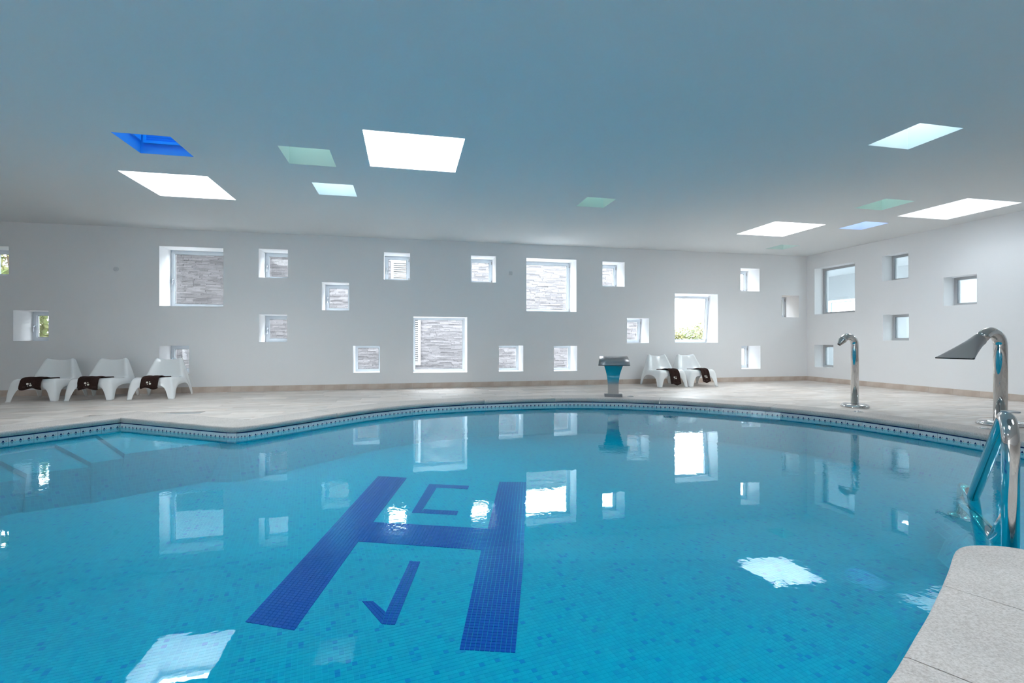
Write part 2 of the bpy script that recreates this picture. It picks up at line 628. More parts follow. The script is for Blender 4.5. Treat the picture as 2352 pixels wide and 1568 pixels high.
# ------------------------------------------------------------------ room shell
bm = bmesh.new()
grid_with_holes(bm, LEFT, RIGHT, FRONT, BACK, CHOLE, lambda u, v: (u, v, CEIL))
struct('ceiling', None, bm, 'ceiling_paint', recalc=False)


def wall(name, u0, u1, holes, face, outer, to3):
    """wall with window reveals; to3(u, z, depth)"""
    bm = bmesh.new()
    grid_with_holes(bm, u0, u1, -0.06, CEIL, holes, lambda u, v: to3(u, v, 0.0))
    grid_with_holes(bm, u0, u1, -0.06, CEIL, holes, lambda u, v: to3(u, v, outer))
    for a, b, c, d in holes:
        for q in (((a, c), (a, d)), ((b, d), (b, c)), ((a, d), (b, d)), ((b, c), (a, c))):
            (p, r), (s, t) = q
            add_quad(bm, (to3(p, r, 0), to3(s, t, 0), to3(s, t, outer), to3(p, r, outer)))
    return struct(name, None, bm, 'wall_paint', recalc=False)


wall('wall_back', LEFT - 0.5, RIGHT, BHOLE, 0, 0.55, lambda u, z, d: (u, BACK + d, z))
wall('wall_right', FRONT, BACK, RHOLE, 0, 0.40, lambda u, z, d: (RIGHT + d, u, z))
# unseen walls; one glazed opening added on the left to bring in light
LHOLE = [(-2.6, 0.2, 0.1, 2.3)]
FHOLE = []
wall('wall_left', FRONT, BACK, LHOLE, 0, 0.40, lambda u, z, d: (LEFT - d, u, z))
wall('wall_front', LEFT, RIGHT, FHOLE, 0, 0.40, lambda u, z, d: (u, FRONT - d, z))

WN = [0]


def window(label, w, h, loc, rotz, mode, frame_mat='aluminium', glass='dimmed_glass', tilt=0.0, handle=True, hinge=False):
    """w x h opening; local -y looks into the room, origin at the bottom centre of the frame's face"""
    WN[0] += 1
    root = struct('window_%d' % WN[0], label, None, None, loc, (0, 0, rotz))
    x0, x1 = -w / 2, w / 2
    bm = bmesh.new()
    fw = 0.030 if mode == 'sash' else 0.045
    add_ring(bm, x0, x1, 0, h, fw, 0.0, 0.07)
    obj('window_frame', bm, frame_mat, root)
    if mode == 'sash':
        m = 0.016
        bm = bmesh.new()
        add_ring(bm, x0 + m, x1 - m, m, h - m, 0.052, -0.012, 0.05)
        sash = obj('sash', bm, frame_mat, root, rot=(radians(tilt), 0, 0))
        gx0, gx1, gz0, gz1 = x0 + m + .052, x1 - m - .052, m + .052, h - m - .052
        bm = bmesh.new()
        add_ring(bm, gx0 - .001, gx1 + .001, gz0 - .001, gz1 + .001, 0.008, 0.006, 0.02)
        obj('gasket', bm, 'dark_gasket', sash)
        bm = bmesh.new()
        add_box(bm, (gx0, 0.012, gz0), (gx1, 0.020, gz1))
        obj('pane', bm, glass, sash)
        if handle:
            hx, hz = x0 + 0.045, h * 0.46
            bm = bmesh.new()
            add_box(bm, (hx - .014, -.022, hz - .045), (hx + .014, -.012, hz + .045))
            add_tube(bm, fillet([(hx, -.02, hz + .02), (hx, -.060, hz + .02), (hx - .006, -.060, hz - .085)], [0.012], 4), 0.009, 8)
            obj('handle', bm, 'handle_metal', sash)
        if hinge:
            bm = bmesh.new()
            for z in (0.06, h - 0.08):
                add_tube(bm, [(x1 - .020, -.020, z - .03), (x1 - .020, -.020, z + .03)], 0.009, 8)
            obj('hinge', bm, 'grey_aluminium', sash)
    else:
        bm = bmesh.new()
        add_ring(bm, x0 + fw - .001, x1 - fw + .001, fw - .001, h - fw + .001, 0.007, 0.012, 0.03)
        obj('gasket', bm, 'dark_gasket', root)
        bm = bmesh.new()
        add_box(bm, (x0 + fw, 0.026, fw), (x1 - fw, 0.034, h - fw))
        obj('pane', bm, glass, root)
    return root


FY = BACK + 0.45
for nm, x0, x1, z0, z1 in BW:
    fixed = nm in ('W9', 'W10', 'W16', 'W17')
    window(BLAB[nm], x1 - x0, z1 - z0, ((x0 + x1) / 2, FY, z0), 0, 'fixed' if fixed else 'sash',
           tilt={'W14': 7.0, 'W15': 6.0}.get(nm, 0.0), handle=nm not in ('W14', 'W15'), hinge=True)
    portal(((x0 + x1) / 2, FY + 0.085, (z0 + z1) / 2), x1 - x0, z1 - z0, (-pi / 2, 0, 0))
for nm, y0, y1, z0, z1 in RW:
    window(RLAB.get(nm), y1 - y0, z1 - z0, (RIGHT + 0.245, (y0 + y1) / 2, z0), -pi / 2, 'fixed', 'grey_aluminium', 'inner_glass')
for y0, y1, z0, z1 in LHOLE:
    window(None, y1 - y0, z1 - z0, (LEFT - 0.25, (y0 + y1) / 2, z0), pi / 2, 'fixed')
    portal((LEFT - 0.35, (y0 + y1) / 2, (z0 + z1) / 2), z1 - z0, y1 - y0, (0, -pi / 2, 0))
for x0, x1, z0, z1 in FHOLE:
    window(None, x1 - x0, z1 - z0, ((x0 + x1) / 2, FRONT - 0.25, z0), pi, 'fixed')
    portal(((x0 + x1) / 2, FRONT - 0.35, (z0 + z1) / 2), x1 - x0, z1 - z0, (pi / 2, 0, 0))

for nm, x0, x1, y0, y1, hh, paint, glass, lab in SKY:
    WN[0] += 1
    root = struct('window_%d' % WN[0], lab, None, None, ((x0 + x1) / 2, (y0 + y1) / 2, CEIL))
    w, d = (x1 - x0) / 2, (y1 - y0) / 2
    t = 0.05
    bm = bmesh.new()
    for lo, hi in (((-w - t, -d - t, .001), (-w, d + t, hh)), ((w, -d - t, .001), (w + t, d + t, hh)),
                   ((-w, -d - t, .001), (w, -d, hh)), ((-w, d, .001), (w, d + t, hh))):
        add_box(bm, lo, hi)
    obj('shaft', bm, paint, root)
    bm = bmesh.new()
    fr = 0.05
    for lo, hi in (((-w, -d, hh - .05), (-w + fr, d, hh)), ((w - fr, -d, hh - .05), (w, d, hh)),
                   ((-w + fr, -d, hh - .05), (w - fr, -d + fr, hh)), ((-w + fr, d - fr, hh - .05), (w - fr, d, hh))):
        add_box(bm, lo, hi)
    obj('skylight_frame', bm, paint if nm.startswith('blue') else 'white_lacquer', root)
    bm = bmesh.new()
    add_box(bm, (-w + fr, -d + fr, hh - .02), (w - fr, d - fr, hh - .008))
    obj('pane', bm, glass, root)
    if nm == 'blue_a':      # panelled lining on the far and left shaft faces
        bm = bmesh.new()
        add_ring(bm, -w + .035, w + .02, 0.108, 0.42, 0.028, d - .030, d)
        obj('panel', bm, paint, root)
        for zz in (0.150, 0.176, 0.202, 0.228):
            bm = bmesh.new()
            add_box(bm, (-w + .063, -.004, -.013), (w - .004, .004, .013), mtx=Matrix.Translation((0, d - .014, zz)) @ Matrix.Rotation(radians(35), 4, 'X'))
            obj('slat', bm, paint, root)
        bm = bmesh.new()
        add_box(bm, (-w, -d + .05, 0.13), (-w + .020, d - .03, 0.40))
        obj('panel', bm, paint, root)
    portal(((x0 + x1) / 2, (y0 + y1) / 2, CEIL + hh - .055), 2 * (w - fr), 2 * (d - fr), (0, 0, 0))


# ------------------------------------------------------------------ pool outline (clockwise, inner edge of the coping)
def unit(x, y):
    l = sqrt(x * x + y * y)
    return x / l, y / l


CW = 0.45
PAIRS = []      # (inner, outer, normal, joint flag)


def smooth2(pts, n):
    return [(p.x, p.y) for p in spline([(x, y, 0) for x, y in pts], n)]


def add_pairs(pts, outer=None, joint_at=()):
    for i, p in enumerate(pts):
        a = pts[max(0, i - 1)]
        b = pts[min(len(pts) - 1, i + 1)]
        dx, dy = unit(b[0] - a[0], b[1] - a[1])
        n = (-dy, dx)
        o = outer[i] if outer else (p[0] + n[0] * CW, p[1] + n[1] * CW)
        PAIRS.append([p, o, n, False])


c1 = (-3.46, 6.90)
d1 = unit(0.70, 0.79)
d2 = unit(1.52, -1.0)
left_start = (c1[0] - d1[0] * 3.0, c1[1] - d1[1] * 3.0)
seg1 = [(left_start[0] + d1[0] * 3.0 * k / 10, left_start[1] + d1[1] * 3.0 * k / 10) for k in range(10)]
add_pairs(seg1)
n1, n2 = (-d1[1], d1[0]), (-d2[1], d2[0])
q = 1 + n1[0] * n2[0] + n1[1] * n2[1]
PAIRS.append([c1, (c1[0] + (n1[0] + n2[0]) / q * CW, c1[1] + (n1[1] + n2[1]) / q * CW), unit(n1[0] + n2[0], n1[1] + n2[1]), True])
seg2 = [(c1[0] + d2[0] * 1.80 * k / 6, c1[1] + d2[1] * 1.80 * k / 6) for k in range(1, 6)]
add_pairs(seg2)
fan = (-1.916, 6.415)
for p, n in (((-1.955, 5.915), (0.55, 0.836)), ((-1.90, 5.888), (0.35, 0.93)), ((-1.84, 5.878), (0.0, 1.0)),
             ((-1.785, 5.893), (-0.45, 0.89)), ((-1.735, 5.925), (-0.62, 0.78))):
    PAIRS.append([p, fan, n, False])
far = smooth2([(-1.55, 6.09), (-1.23, 6.41), (-0.9, 6.745), (-0.5, 7.09), (0.11, 7.455), (0.55, 7.60), (1.22, 7.715), (2.41, 7.73),
               (3.19, 7.535), (3.96, 7.13), (4.45, 6.76), (5.10, 6.05), (5.43, 5.47), (5.58, 5.05), (5.70, 4.44), (5.73, 4.05),
               (5.735, 3.66), (5.70, 3.30), (5.60, 2.75), (5.40, 2.1), (5.05, 1.45), (4.55, 0.95), (3.98, 0.72), (3.50, 0.86)], 6)
add_pairs(far)
N_TIP0 = len(PAIRS)
tip = smooth2([(3.15, 1.22), (2.90, 1.52), (2.755, 1.668), (2.70, 1.718), (2.64, 1.748), (2.56, 1.765), (2.50, 1.757), (2.45, 1.740),
               (2.39, 1.710), (2.21, 1.600), (2.03, 1.495)], 3)
add_pairs(tip, [(2.95, 0.72)] * 12 + [(2.55 - 0.34 * k / (len(tip) - 13), 0.90 + 0.19 * k / (len(tip) - 13)) for k in range(len(tip) - 12)])
N_TIP1 = len(PAIRS)
near = smooth2([(2.02, 1.49), (1.79, 1.36), (1.62, 1.27), (1.46, 1.185), (1.29, 1.10), (0.9, 0.93), (0.3, 0.78), (-0.5, 0.76), (-1.5, 1.05),
                (-3.0, 1.85), (-4.4, 2.95), (-5.25, 3.75), (-5.52, 4.25)], 5)[1:]
add_pairs(near)


def nearest_pair(p):
    return min(range(len(PAIRS)), key=lambda i: (PAIRS[i][0][0] - p[0]) ** 2 + (PAIRS[i][0][1] - p[1]) ** 2)


for p in ((-4.80, 5.38), (-2.76, 6.44), (-0.9, 6.745), (1.22, 7.715), (2.41, 7.73), (3.96, 7.13), (5.10, 6.05), (5.70, 4.44), (5.60, 2.75),
          (4.55, 0.95), (3.50, 0.86), (2.03, 1.495), (1.46, 1.185), (0.6, 0.84), (-0.5, 0.76), (-1.5, 1.05), (-3.0, 1.85), (-4.4, 2.95), left_start):
    PAIRS[nearest_pair(p)][3] = True
NP = len(PAIRS)

# ------------------------------------------------------------------ coping
coping = struct('pool_coping', 'pale granular stone coping curving around the pool edge')
joints = [i for i in range(NP) if PAIRS[i][3]]
ZT, ZC = 0.003, -0.056


def lerp2(a, b, t):
    return (a[0] + (b[0] - a[0]) * t, a[1] + (b[1] - a[1]) * t)


for ja, jb in zip(joints, joints[1:] + [joints[0] + NP]):
    idx = [i % NP for i in range(ja, jb + 1)]
    prs = [(PAIRS[i][0], PAIRS[i][1]) for i in idx]
    gap = 0.0025
    for e, f in ((0, 1), (-1, -2)):
        d = sqrt((prs[e][0][0] - prs[f][0][0]) ** 2 + (prs[e][0][1] - prs[f][0][1]) ** 2)
        t = gap / d
        d2_ = sqrt((prs[e][1][0] - prs[f][1][0]) ** 2 + (prs[e][1][1] - prs[f][1][1]) ** 2) or 1
        prs[e] = (lerp2(prs[e][0], prs[f][0], t), lerp2(prs[e][1], prs[f][1], min(0.4, gap / d2_)))
    bm = bmesh.new()
    rows = []
    for I, O in prs:
        ux, uy = unit(O[0] - I[0], O[1] - I[1])
        prof = [(0.0, ZC), (0.0, ZT - 0.014), (0.004, ZT - 0.004), (0.014, ZT)]
        row = [bm.verts.new((I[0] + ux * s, I[1] + uy * s, z)) for s, z in prof]
        row += [bm.verts.new((O[0], O[1], ZT)), bm.verts.new((O[0], O[1], ZC))]
        rows.append(row)
    for r, s in zip(rows, rows[1:]):
        for k in range(6):
            k2 = (k + 1) % 6
            try:
                f = bm.faces.new((r[k], s[k], s[k2], r[k2]))
                f.smooth = k < 3
            except ValueError:
                pass
    bm.faces.new(rows[0])
    bm.faces.new(rows[-1][::-1])
    bmesh.ops.remove_doubles(bm, verts=bm.verts[:], dist=1e-5)
    bmesh.ops.dissolve_degenerate(bm, edges=bm.edges[:], dist=1e-5)
    obj('coping_stone', bm, 'coping_stone', coping)

# ------------------------------------------------------------------ pool basin, water, border tiles
basin = struct('pool_basin', 'pool lined with turquoise glass mosaic')
SET = 0.02
wallpts = [(p[0] + n[0] * SET, p[1] + n[1] * SET) for p, o, n, j in PAIRS]
GA = radians(10.4)


def fill_poly(loop, z, mat_name, name, parent, uvrot=None):
    bm = bmesh.new()
    vs = [bm.verts.new((x, y, z)) for x, y in loop]
    es = [bm.edges.new((vs[i], vs[(i + 1) % len(vs)])) for i in range(len(vs))]
    bmesh.ops.triangle_fill(bm, edges=es, use_beauty=True)
    bm.normal_update()
    for f in bm.faces:
        if f.normal.z < 0:
            f.normal_flip()
    if uvrot is not None:
        uv = bm.loops.layers.uv.new('UVMap')
        for f in bm.faces:
            for l in f.loops:
                x, y = l.vert.co.x, l.vert.co.y
                l[uv].uv = (x * cos(uvrot) + y * sin(uvrot), -x * sin(uvrot) + y * cos(uvrot))
    return obj(name, bm, mat_name, parent, recalc=False)


outl = [(x + n[0] * 0.004, y + n[1] * 0.004) for (x, y), (_, _, n, _) in zip(wallpts, PAIRS)]
fill_poly(outl, BOTTOM, 'pool_mosaic', 'pool_floor', basin, GA)
bm = bmesh.new()
uv = bm.loops.layers.uv.new('UVMap')
s = 0.0
ring = [(x, y, x - n[0] * .22, y - n[1] * .22) for (x, y), (_, _, n, _) in zip(outl, PAIRS)]  # wall foot drawn inward so the mosaic catches more skylight
ring.append(ring[0])
for a, b in zip(ring, ring[1:]):
    l = sqrt((a[0] - b[0]) ** 2 + (a[1] - b[1]) ** 2)
    for (pa, za, pb, zb_) in ((2, BOTTOM, 0, -.165), (0, -.165, 0, -.05)):
        f = add_quad(bm, ((a[pa], a[pa + 1], za), (a[pb], a[pb + 1], zb_), (b[pb], b[pb + 1], zb_), (b[pa], b[pa + 1], za)))
        for lp, c in zip(f.loops, ((s, za), (s, zb_), (s + l, zb_), (s + l, za))):
            lp[uv].uv = c
    s += l
obj('pool_wall', bm, 'pool_mosaic', basin, recalc=False)

# border tiles along the waterline: one shared mesh, set out every 0.2 m
TW = 0.197
bm = bmesh.new()
add_box(bm, (-TW / 2, -0.006, -0.158), (TW / 2, 0.004, -0.072), 0)
add_box(bm, (-TW / 2, -0.007, -0.070), (TW / 2, 0.004, -0.057), 1)
for k in (-1, 0, 1):
    x = k * 0.066
    y = -0.0066
    f = bm.faces.new([bm.verts.new(c) for c in ((x - .020, y, -.118), (x + .006, y, -.118), (x - .007, y, -.095))])
    f.material_index = 1
    f = bm.faces.new([bm.verts.new(c) for c in ((x + .010, y, -.098), (x + .022, y, -.108), (x + .010, y, -.118), (x + .015, y, -.108))])
    f.material_index = 2
tile_me = mesh_of('border_tile', bm, ['border_tile', 'navy_glaze', 'tan_glaze'], recalc=False)
cum = [0.0]
wring = wallpts + [wallpts[0]]
for a, b in zip(wring, wring[1:]):
    cum.append(cum[-1] + sqrt((a[0] - b[0]) ** 2 + (a[1] - b[1]) ** 2))


def at_len(s):
    for i in range(len(cum) - 1):
        if cum[i + 1] >= s:
            t = (s - cum[i]) / max(1e-9, cum[i + 1] - cum[i])
            return lerp2(wring[i], wring[i + 1], t)
    return wring[-1]


corners = [0.0, cum[len(seg1)], cum[len(seg1) + 6], cum[len(seg1) + 8], cum[len(seg1) + 10], cum[-1]]
for ca, cb in zip(corners, corners[1:]):
    nt_ = max(1, round((cb - ca) / 0.2))
    for k in range(nt_):
        a, b = at_len(ca + (cb - ca) * k / nt_ + 1e-4), at_len(ca + (cb - ca) * (k + 1) / nt_ - 1e-4)
        m = ((a[0] + b[0]) / 2, (a[1] + b[1]) / 2, 0)
        o = link('border_tile', tile_me, basin, m, (0, 0, atan2(b[1] - a[1], b[0] - a[0])))
        ln = sqrt((a[0] - b[0]) ** 2 + (a[1] - b[1]) ** 2)
        o.scale.x = ln / 0.2

water = fill_poly([(x + n[0] * .001, y + n[1] * .001) for (x, y), (_, _, n, _) in zip(wallpts, PAIRS)], WATER, 'pool_water', 'pool_water', None)
tag(water, 'still clear blue pool water mirroring the windows', None, None, 'structure')


def slab(poly, z1, name):
    bm = bmesh.new()
    uv = bm.loops.layers.uv.new('UVMap')
    top = [bm.verts.new((x, y, z1)) for x, y in poly]
    mx_, my_ = sum(p[0] for p in poly) / len(poly), sum(p[1] for p in poly) / len(poly)
    bot = []
    for x, y in poly:      # faces splayed at the foot to catch more skylight
        ux, uy = unit(x - mx_, y - my_)
        bot.append(bm.verts.new((x + ux * .16, y + uy * .16, BOTTOM - .01)))
    f = bm.faces.new(top)
    if f.normal.z < 0:
        f.normal_flip()
    bmesh.ops.recalc_face_normals(bm, faces=[f])
    if f.normal.z < 0:
        f.normal_flip()
    for l in f.loops:
        x, y = l.vert.co.x, l.vert.co.y
        l[uv].uv = (x * d1[0] + y * d1[1], -x * d1[1] + y * d1[0])
    s = 0
    for i in range(len(poly)):
        j = (i + 1) % len(poly)
        g = bm.faces.new((top[i], bot[i], bot[j], top[j]))
        ln = (top[i].co - top[j].co).length
        for l in g.loops:
            v = l.vert
            l[uv].uv = (s + (ln if v in (top[j], bot[j]) else 0), v.co.z)
        s += ln
    o = obj(name, bm, 'pool_mosaic', basin)
    return o


# left stairs: treads stepping down to the left
lw = lambda t, off=0.0: (c1[0] + d1[0] * t + n1[0] * off, c1[1] + d1[1] * t + n1[1] * off)
slab([lw(0, .01), (-1.92, 5.90), (-2.03, 5.93), (-2.72, 5.50), lw(-0.24, .01)], -0.165, 'pool_step')
slab([lw(-0.24, .01), (-2.72, 5.50), (-2.93, 5.36), lw(-0.62, .01)], -0.205, 'pool_step')
slab([lw(-0.62, .01), (-2.93, 5.36), (-3.34, 5.20), lw(-1.12, .01)], -0.245, 'pool_step')
slab([lw(-1.12, .01), (-3.34, 5.20), (-3.85, 4.85), lw(-1.75, .01)], -0.285, 'pool_step')
slab([lw(-1.75, .01), (-3.85, 4.85), (-4.4, 4.45), lw(-2.4, .01)], -0.325, 'pool_step')
# right stairs under the handrail
slab([(3.02, 1.45), (3.35, 2.10), (3.95, 2.0), (4.65, 1.5), (4.55, 0.98), (3.98, 0.75), (3.52, 0.88), (3.17, 1.24)], -0.33, 'pool_step')
slab([(3.35, 2.10), (3.72, 2.62), (4.07, 2.79), (4.31, 3.22), (4.9, 3.1), (5.4, 2.6), (5.38, 2.14), (5.03, 1.48), (4.65, 1.5), (3.95, 2.0)], -0.45, 'pool_step')

# round inlet fitting on the far right pool wall
i0 = nearest_pair((5.43, 5.47))
px_, py_ = wallpts[i0]
nx_, ny_ = PAIRS[i0][2]
inlet = thing('pool_inlet', 'oval steel inlet fitting just under water below the cannon spout', 'inlet', (px_, py_, -0.185), atan2(ny_, nx_) - pi / 2)
bm = bmesh.new()
for k, (ra, y0, y1) in enumerate(((1.0, -0.012, 0.004), (0.55, -0.018, -0.012))):
    v0 = [bm.verts.new((0.10 * ra * cos(a * pi / 12), y0, 0.022 * ra * sin(a * pi / 12))) for a in range(24)]
    v1 = [bm.verts.new((0.10 * ra * cos(a * pi / 12), y1, 0.022 * ra * sin(a * pi / 12))) for a in range(24)]
    bm.faces.new(v0)
    bm.faces.new(v1[::-1])
    for a in range(24):
        bm.faces.new((v0[a], v1[a], v1[(a + 1) % 24], v0[(a + 1) % 24]))
obj('cover_plate', bm, 'satin_steel', inlet)

# ------------------------------------------------------------------ mosaic letters on the pool floor
logo = thing('mosaic_logo', 'navy mosaic letter H with small C and J on pool floor', 'logo', (0.2, 4.1, BOTTOM))
TS = 0.0275


def side(pts, t):
    """point at share t along a polyline"""
    ls = [sqrt((a[0] - b[0]) ** 2 + (a[1] - b[1]) ** 2) for a, b in zip(pts, pts[1:])]
    s = t * sum(ls)
    for (a, b), l in zip(zip(pts, pts[1:]), ls):
        if s <= l + 1e-9:
            return lerp2(a, b, s / l)
        s -= l
    return pts[-1]


def cells(left, right, cols, rows):
    out = []
    for r in range(rows):
        for c in range(cols):
            qd = []
            for rr, cc in ((r, c), (r, c + 1), (r + 1, c + 1), (r + 1, c)):
                a, b = side(left, rr / rows), side(right, rr / rows)
                qd.append(lerp2(a, b, cc / cols))
            out.append(qd)
    return out


stemL = cells([(-0.344, 6.145), (-0.737, 4.105), (-0.928, 3.121)], [(0.002, 6.0), (-0.39, 4.178), (-0.626, 2.971)], 11, 112)
stemR = cells([(1.058, 5.601), (0.694, 4.226), (0.571, 3.801), (0.274, 2.6)], [(1.364, 5.517), (1.005, 4.128), (0.849, 3.517), (0.561, 2.51)], 11, 112)
cross = cells([(-0.302, 4.595), (-0.388, 4.178)], [(0.694, 4.226), (0.576, 3.805)], 36, 16)
letter_c = (cells([(0.358, 5.640), (0.324, 5.531)], [(0.695, 5.519), (0.667, 5.406)], 13, 4) +
            cells([(0.25, 5.679), (0.045, 4.775)], [(0.358, 5.640), (0.128, 4.745)], 4, 33) +
            cells([(0.161, 4.844), (0.128, 4.745)], [(0.488, 4.719), (0.464, 4.615)], 12, 4))
letter_j = (cells([(0.021, 3.725), (-0.126, 3.055), (-0.143, 2.93)], [(0.099, 3.697), (-0.042, 3.02), (-0.067, 2.907)], 3, 29) +
            cells([(-0.278, 3.215), (-0.143, 2.93)], [(-0.210, 3.200), (-0.126, 3.055)], 3, 9))


def tile_verts(bm, qd, mat=0):
    cx, cy = sum(p[0] for p in qd) / 4, sum(p[1] for p in qd) / 4
    k = 0.90
    z = 0.004
    t = [bm.verts.new((cx + (p[0] - cx) * k, cy + (p[1] - cy) * k, z)) for p in qd]
    b = [bm.verts.new((cx + (p[0] - cx) * k, cy + (p[1] - cy) * k, 0.0)) for p in qd]
    bm.faces.new(t)
    for i in range(4):
        j = (i + 1) % 4
        bm.faces.new((t[j], t[i], b[i], b[j]))


LK = (EYE - BOTTOM) / (EYE + 0.70)      # letters were set out for a floor at -0.70
stemL, stemR, cross, letter_c, letter_j = ([[(p[0] * LK, p[1] * LK) for p in qd] for qd in part] for part in (stemL, stemR, cross, letter_c, letter_j))
allq = [('letter_h', qd) for qd in stemL + stemR + cross] + [('letter_c', qd) for qd in letter_c] + [('letter_j', qd) for qd in letter_j]
near_first = sorted(allq, key=lambda a: (sum(p[0] for p in a[1]) / 4) ** 2 + (sum(p[1] for p in a[1]) / 4) ** 2)
single = {id(q[1]) for q in near_first[:290]}
bms = {}
for nm, qd in allq:
    if id(qd) in single:
        cx, cy = sum(p[0] for p in qd) / 4, sum(p[1] for p in qd) / 4
        bm = bmesh.new()
        tile_verts(bm, [(p[0] - cx, p[1] - cy) for p in qd])
        obj('mosaic_tile', bm, 'navy_mosaic', logo, (cx - 0.2, cy - 4.1, 0.0), recalc=False)
    else:
        bms.setdefault(nm, bmesh.new())
        tile_verts(bms[nm], [(p[0] - 0.2, p[1] - 4.1) for p in qd])
for nm, bm in bms.items():
    tag(obj(nm, bm, 'navy_mosaic', logo, recalc=False), kind='stuff')

# glass mosaic tiles of the pool floor nearest the camera, on the same grid as the rest
letter_hulls = [[stemL[0][0], stemL[10][1], stemL[-1][2], stemL[-11][3]], [stemR[0][0], stemR[10][1], stemR[-1][2], stemR[-11][3]],
                [cross[0][0], cross[35][1], cross[-1][2], cross[-36][3]]]
small_q = letter_c + letter_j


def inside(poly, x, y):
    c = False
    j = len(poly) - 1
    for i in range(len(poly)):
        if (poly[i][1] > y) != (poly[j][1] > y) and x < (poly[j][0] - poly[i][0]) * (y - poly[i][1]) / (poly[j][1] - poly[i][1]) + poly[i][0]:
            c = not c
        j = i
    return c


field = []
cg, sg = cos(GA), sin(GA)
for i in range(-130, 170):
    for j in range(-20, 160):
        u, v = (i + .5) * MOS, (j + .5) * MOS
        x, y = u * cg - v * sg, u * sg + v * cg
        d = x * sin(YAW) + y * cos(YAW)
        r = x * cos(YAW) - y * sin(YAW)
        if d < 2.0 or d > 3.35 or abs(r / d) > 1.08:
            continue
        if any(inside(h, x, y) for h in letter_hulls) or not inside(wallpts, x, y):
            continue
        if min((q[0][0] - x) ** 2 + (q[0][1] - y) ** 2 for q in small_q) < (MOS * 1.2) ** 2:
            continue
        field.append((d, i, j, x, y))
field.sort()
hm = MOS * 0.472
mass = bmesh.new()
muv = mass.loops.layers.uv.new('UVMap')


def floor_tile_geo(bm, uvl, cx, cy, z0, u, v):
    cs = [(-hm, -hm), (hm, -hm), (hm, hm), (-hm, hm)]
    t = [bm.verts.new((cx + a * cg - b * sg, cy + a * sg + b * cg, z0 + .0008)) for a, b in cs]
    k = [bm.verts.new((cx + a * cg - b * sg, cy + a * sg + b * cg, z0)) for a, b in cs]
    fs = [bm.faces.new(t)] + [bm.faces.new((t[(q + 1) % 4], t[q], k[q], k[(q + 1) % 4])) for q in range(4)]
    for f in fs:
        for l in f.loops:
            l[uvl].uv = (u, v)


for n, (d, i, j, x, y) in enumerate(field):
    u, v = (i + .5) * MOS, (j + .5) * MOS
    if n < 260:
        bm = bmesh.new()
        uvl = bm.loops.layers.uv.new('UVMap')
        floor_tile_geo(bm, uvl, 0, 0, 0, u, v)
        obj('mosaic_tile', bm, 'pool_mosaic', basin, (x, y, BOTTOM), recalc=False)
    else:
        floor_tile_geo(mass, muv, x, y, BOTTOM, u, v)
tag(obj('mosaic_tiles', mass, 'pool_mosaic', basin, recalc=False), kind='stuff')

# ------------------------------------------------------------------ deck: bedding slab and travertine planks
def inside(poly, x, y):
    c = False
    j = len(poly) - 1
    for i in range(len(poly)):
        if (poly[i][1] > y) != (poly[j][1] > y) and x < (poly[j][0] - poly[i][0]) * (y - poly[i][1]) / (poly[j][1] - poly[i][1]) + poly[i][0]:
            c = not c
        j = i
    return c


inner_poly = [p[0] for p in PAIRS]
from mathutils.geometry import tessellate_polygon
rim = [[Vector((x, y, 0)) for x, y in ((LEFT, FRONT), (RIGHT, FRONT), (RIGHT, BACK), (LEFT, BACK))],
       [Vector((p[0] + n[0] * .1, p[1] + n[1] * .1, 0)) for p, o, n, j in PAIRS]]
bm = bmesh.new()
fv = [bm.verts.new((v.x, v.y, -0.012)) for v in rim[0] + rim[1]]
for t in tessellate_polygon(rim):
    try:
        bm.faces.new([fv[i] for i in t])
    except ValueError:
        pass
bm.normal_update()
for f in bm.faces:
    if f.normal.z < 0:
        f.normal_flip()
floor = struct('floor', 'pale beige travertine plank deck around the pool', bm, 'paving', recalc=False)

TL_, TR_ = 0.66, 0.22


def clip_half(poly, p, n):
    """keep the part with (x-p).n >= 0"""
    out = []
    for i in range(len(poly)):
        a, b = poly[i], poly[(i + 1) % len(poly)]
        da = (a[0] - p[0]) * n[0] + (a[1] - p[1]) * n[1]
        db = (b[0] - p[0]) * n[0] + (b[1] - p[1]) * n[1]
        if da >= 0:
            out.append(a)
        if (da >= 0) != (db >= 0):
            out.append(lerp2(a, b, da / (da - db)))
    return out


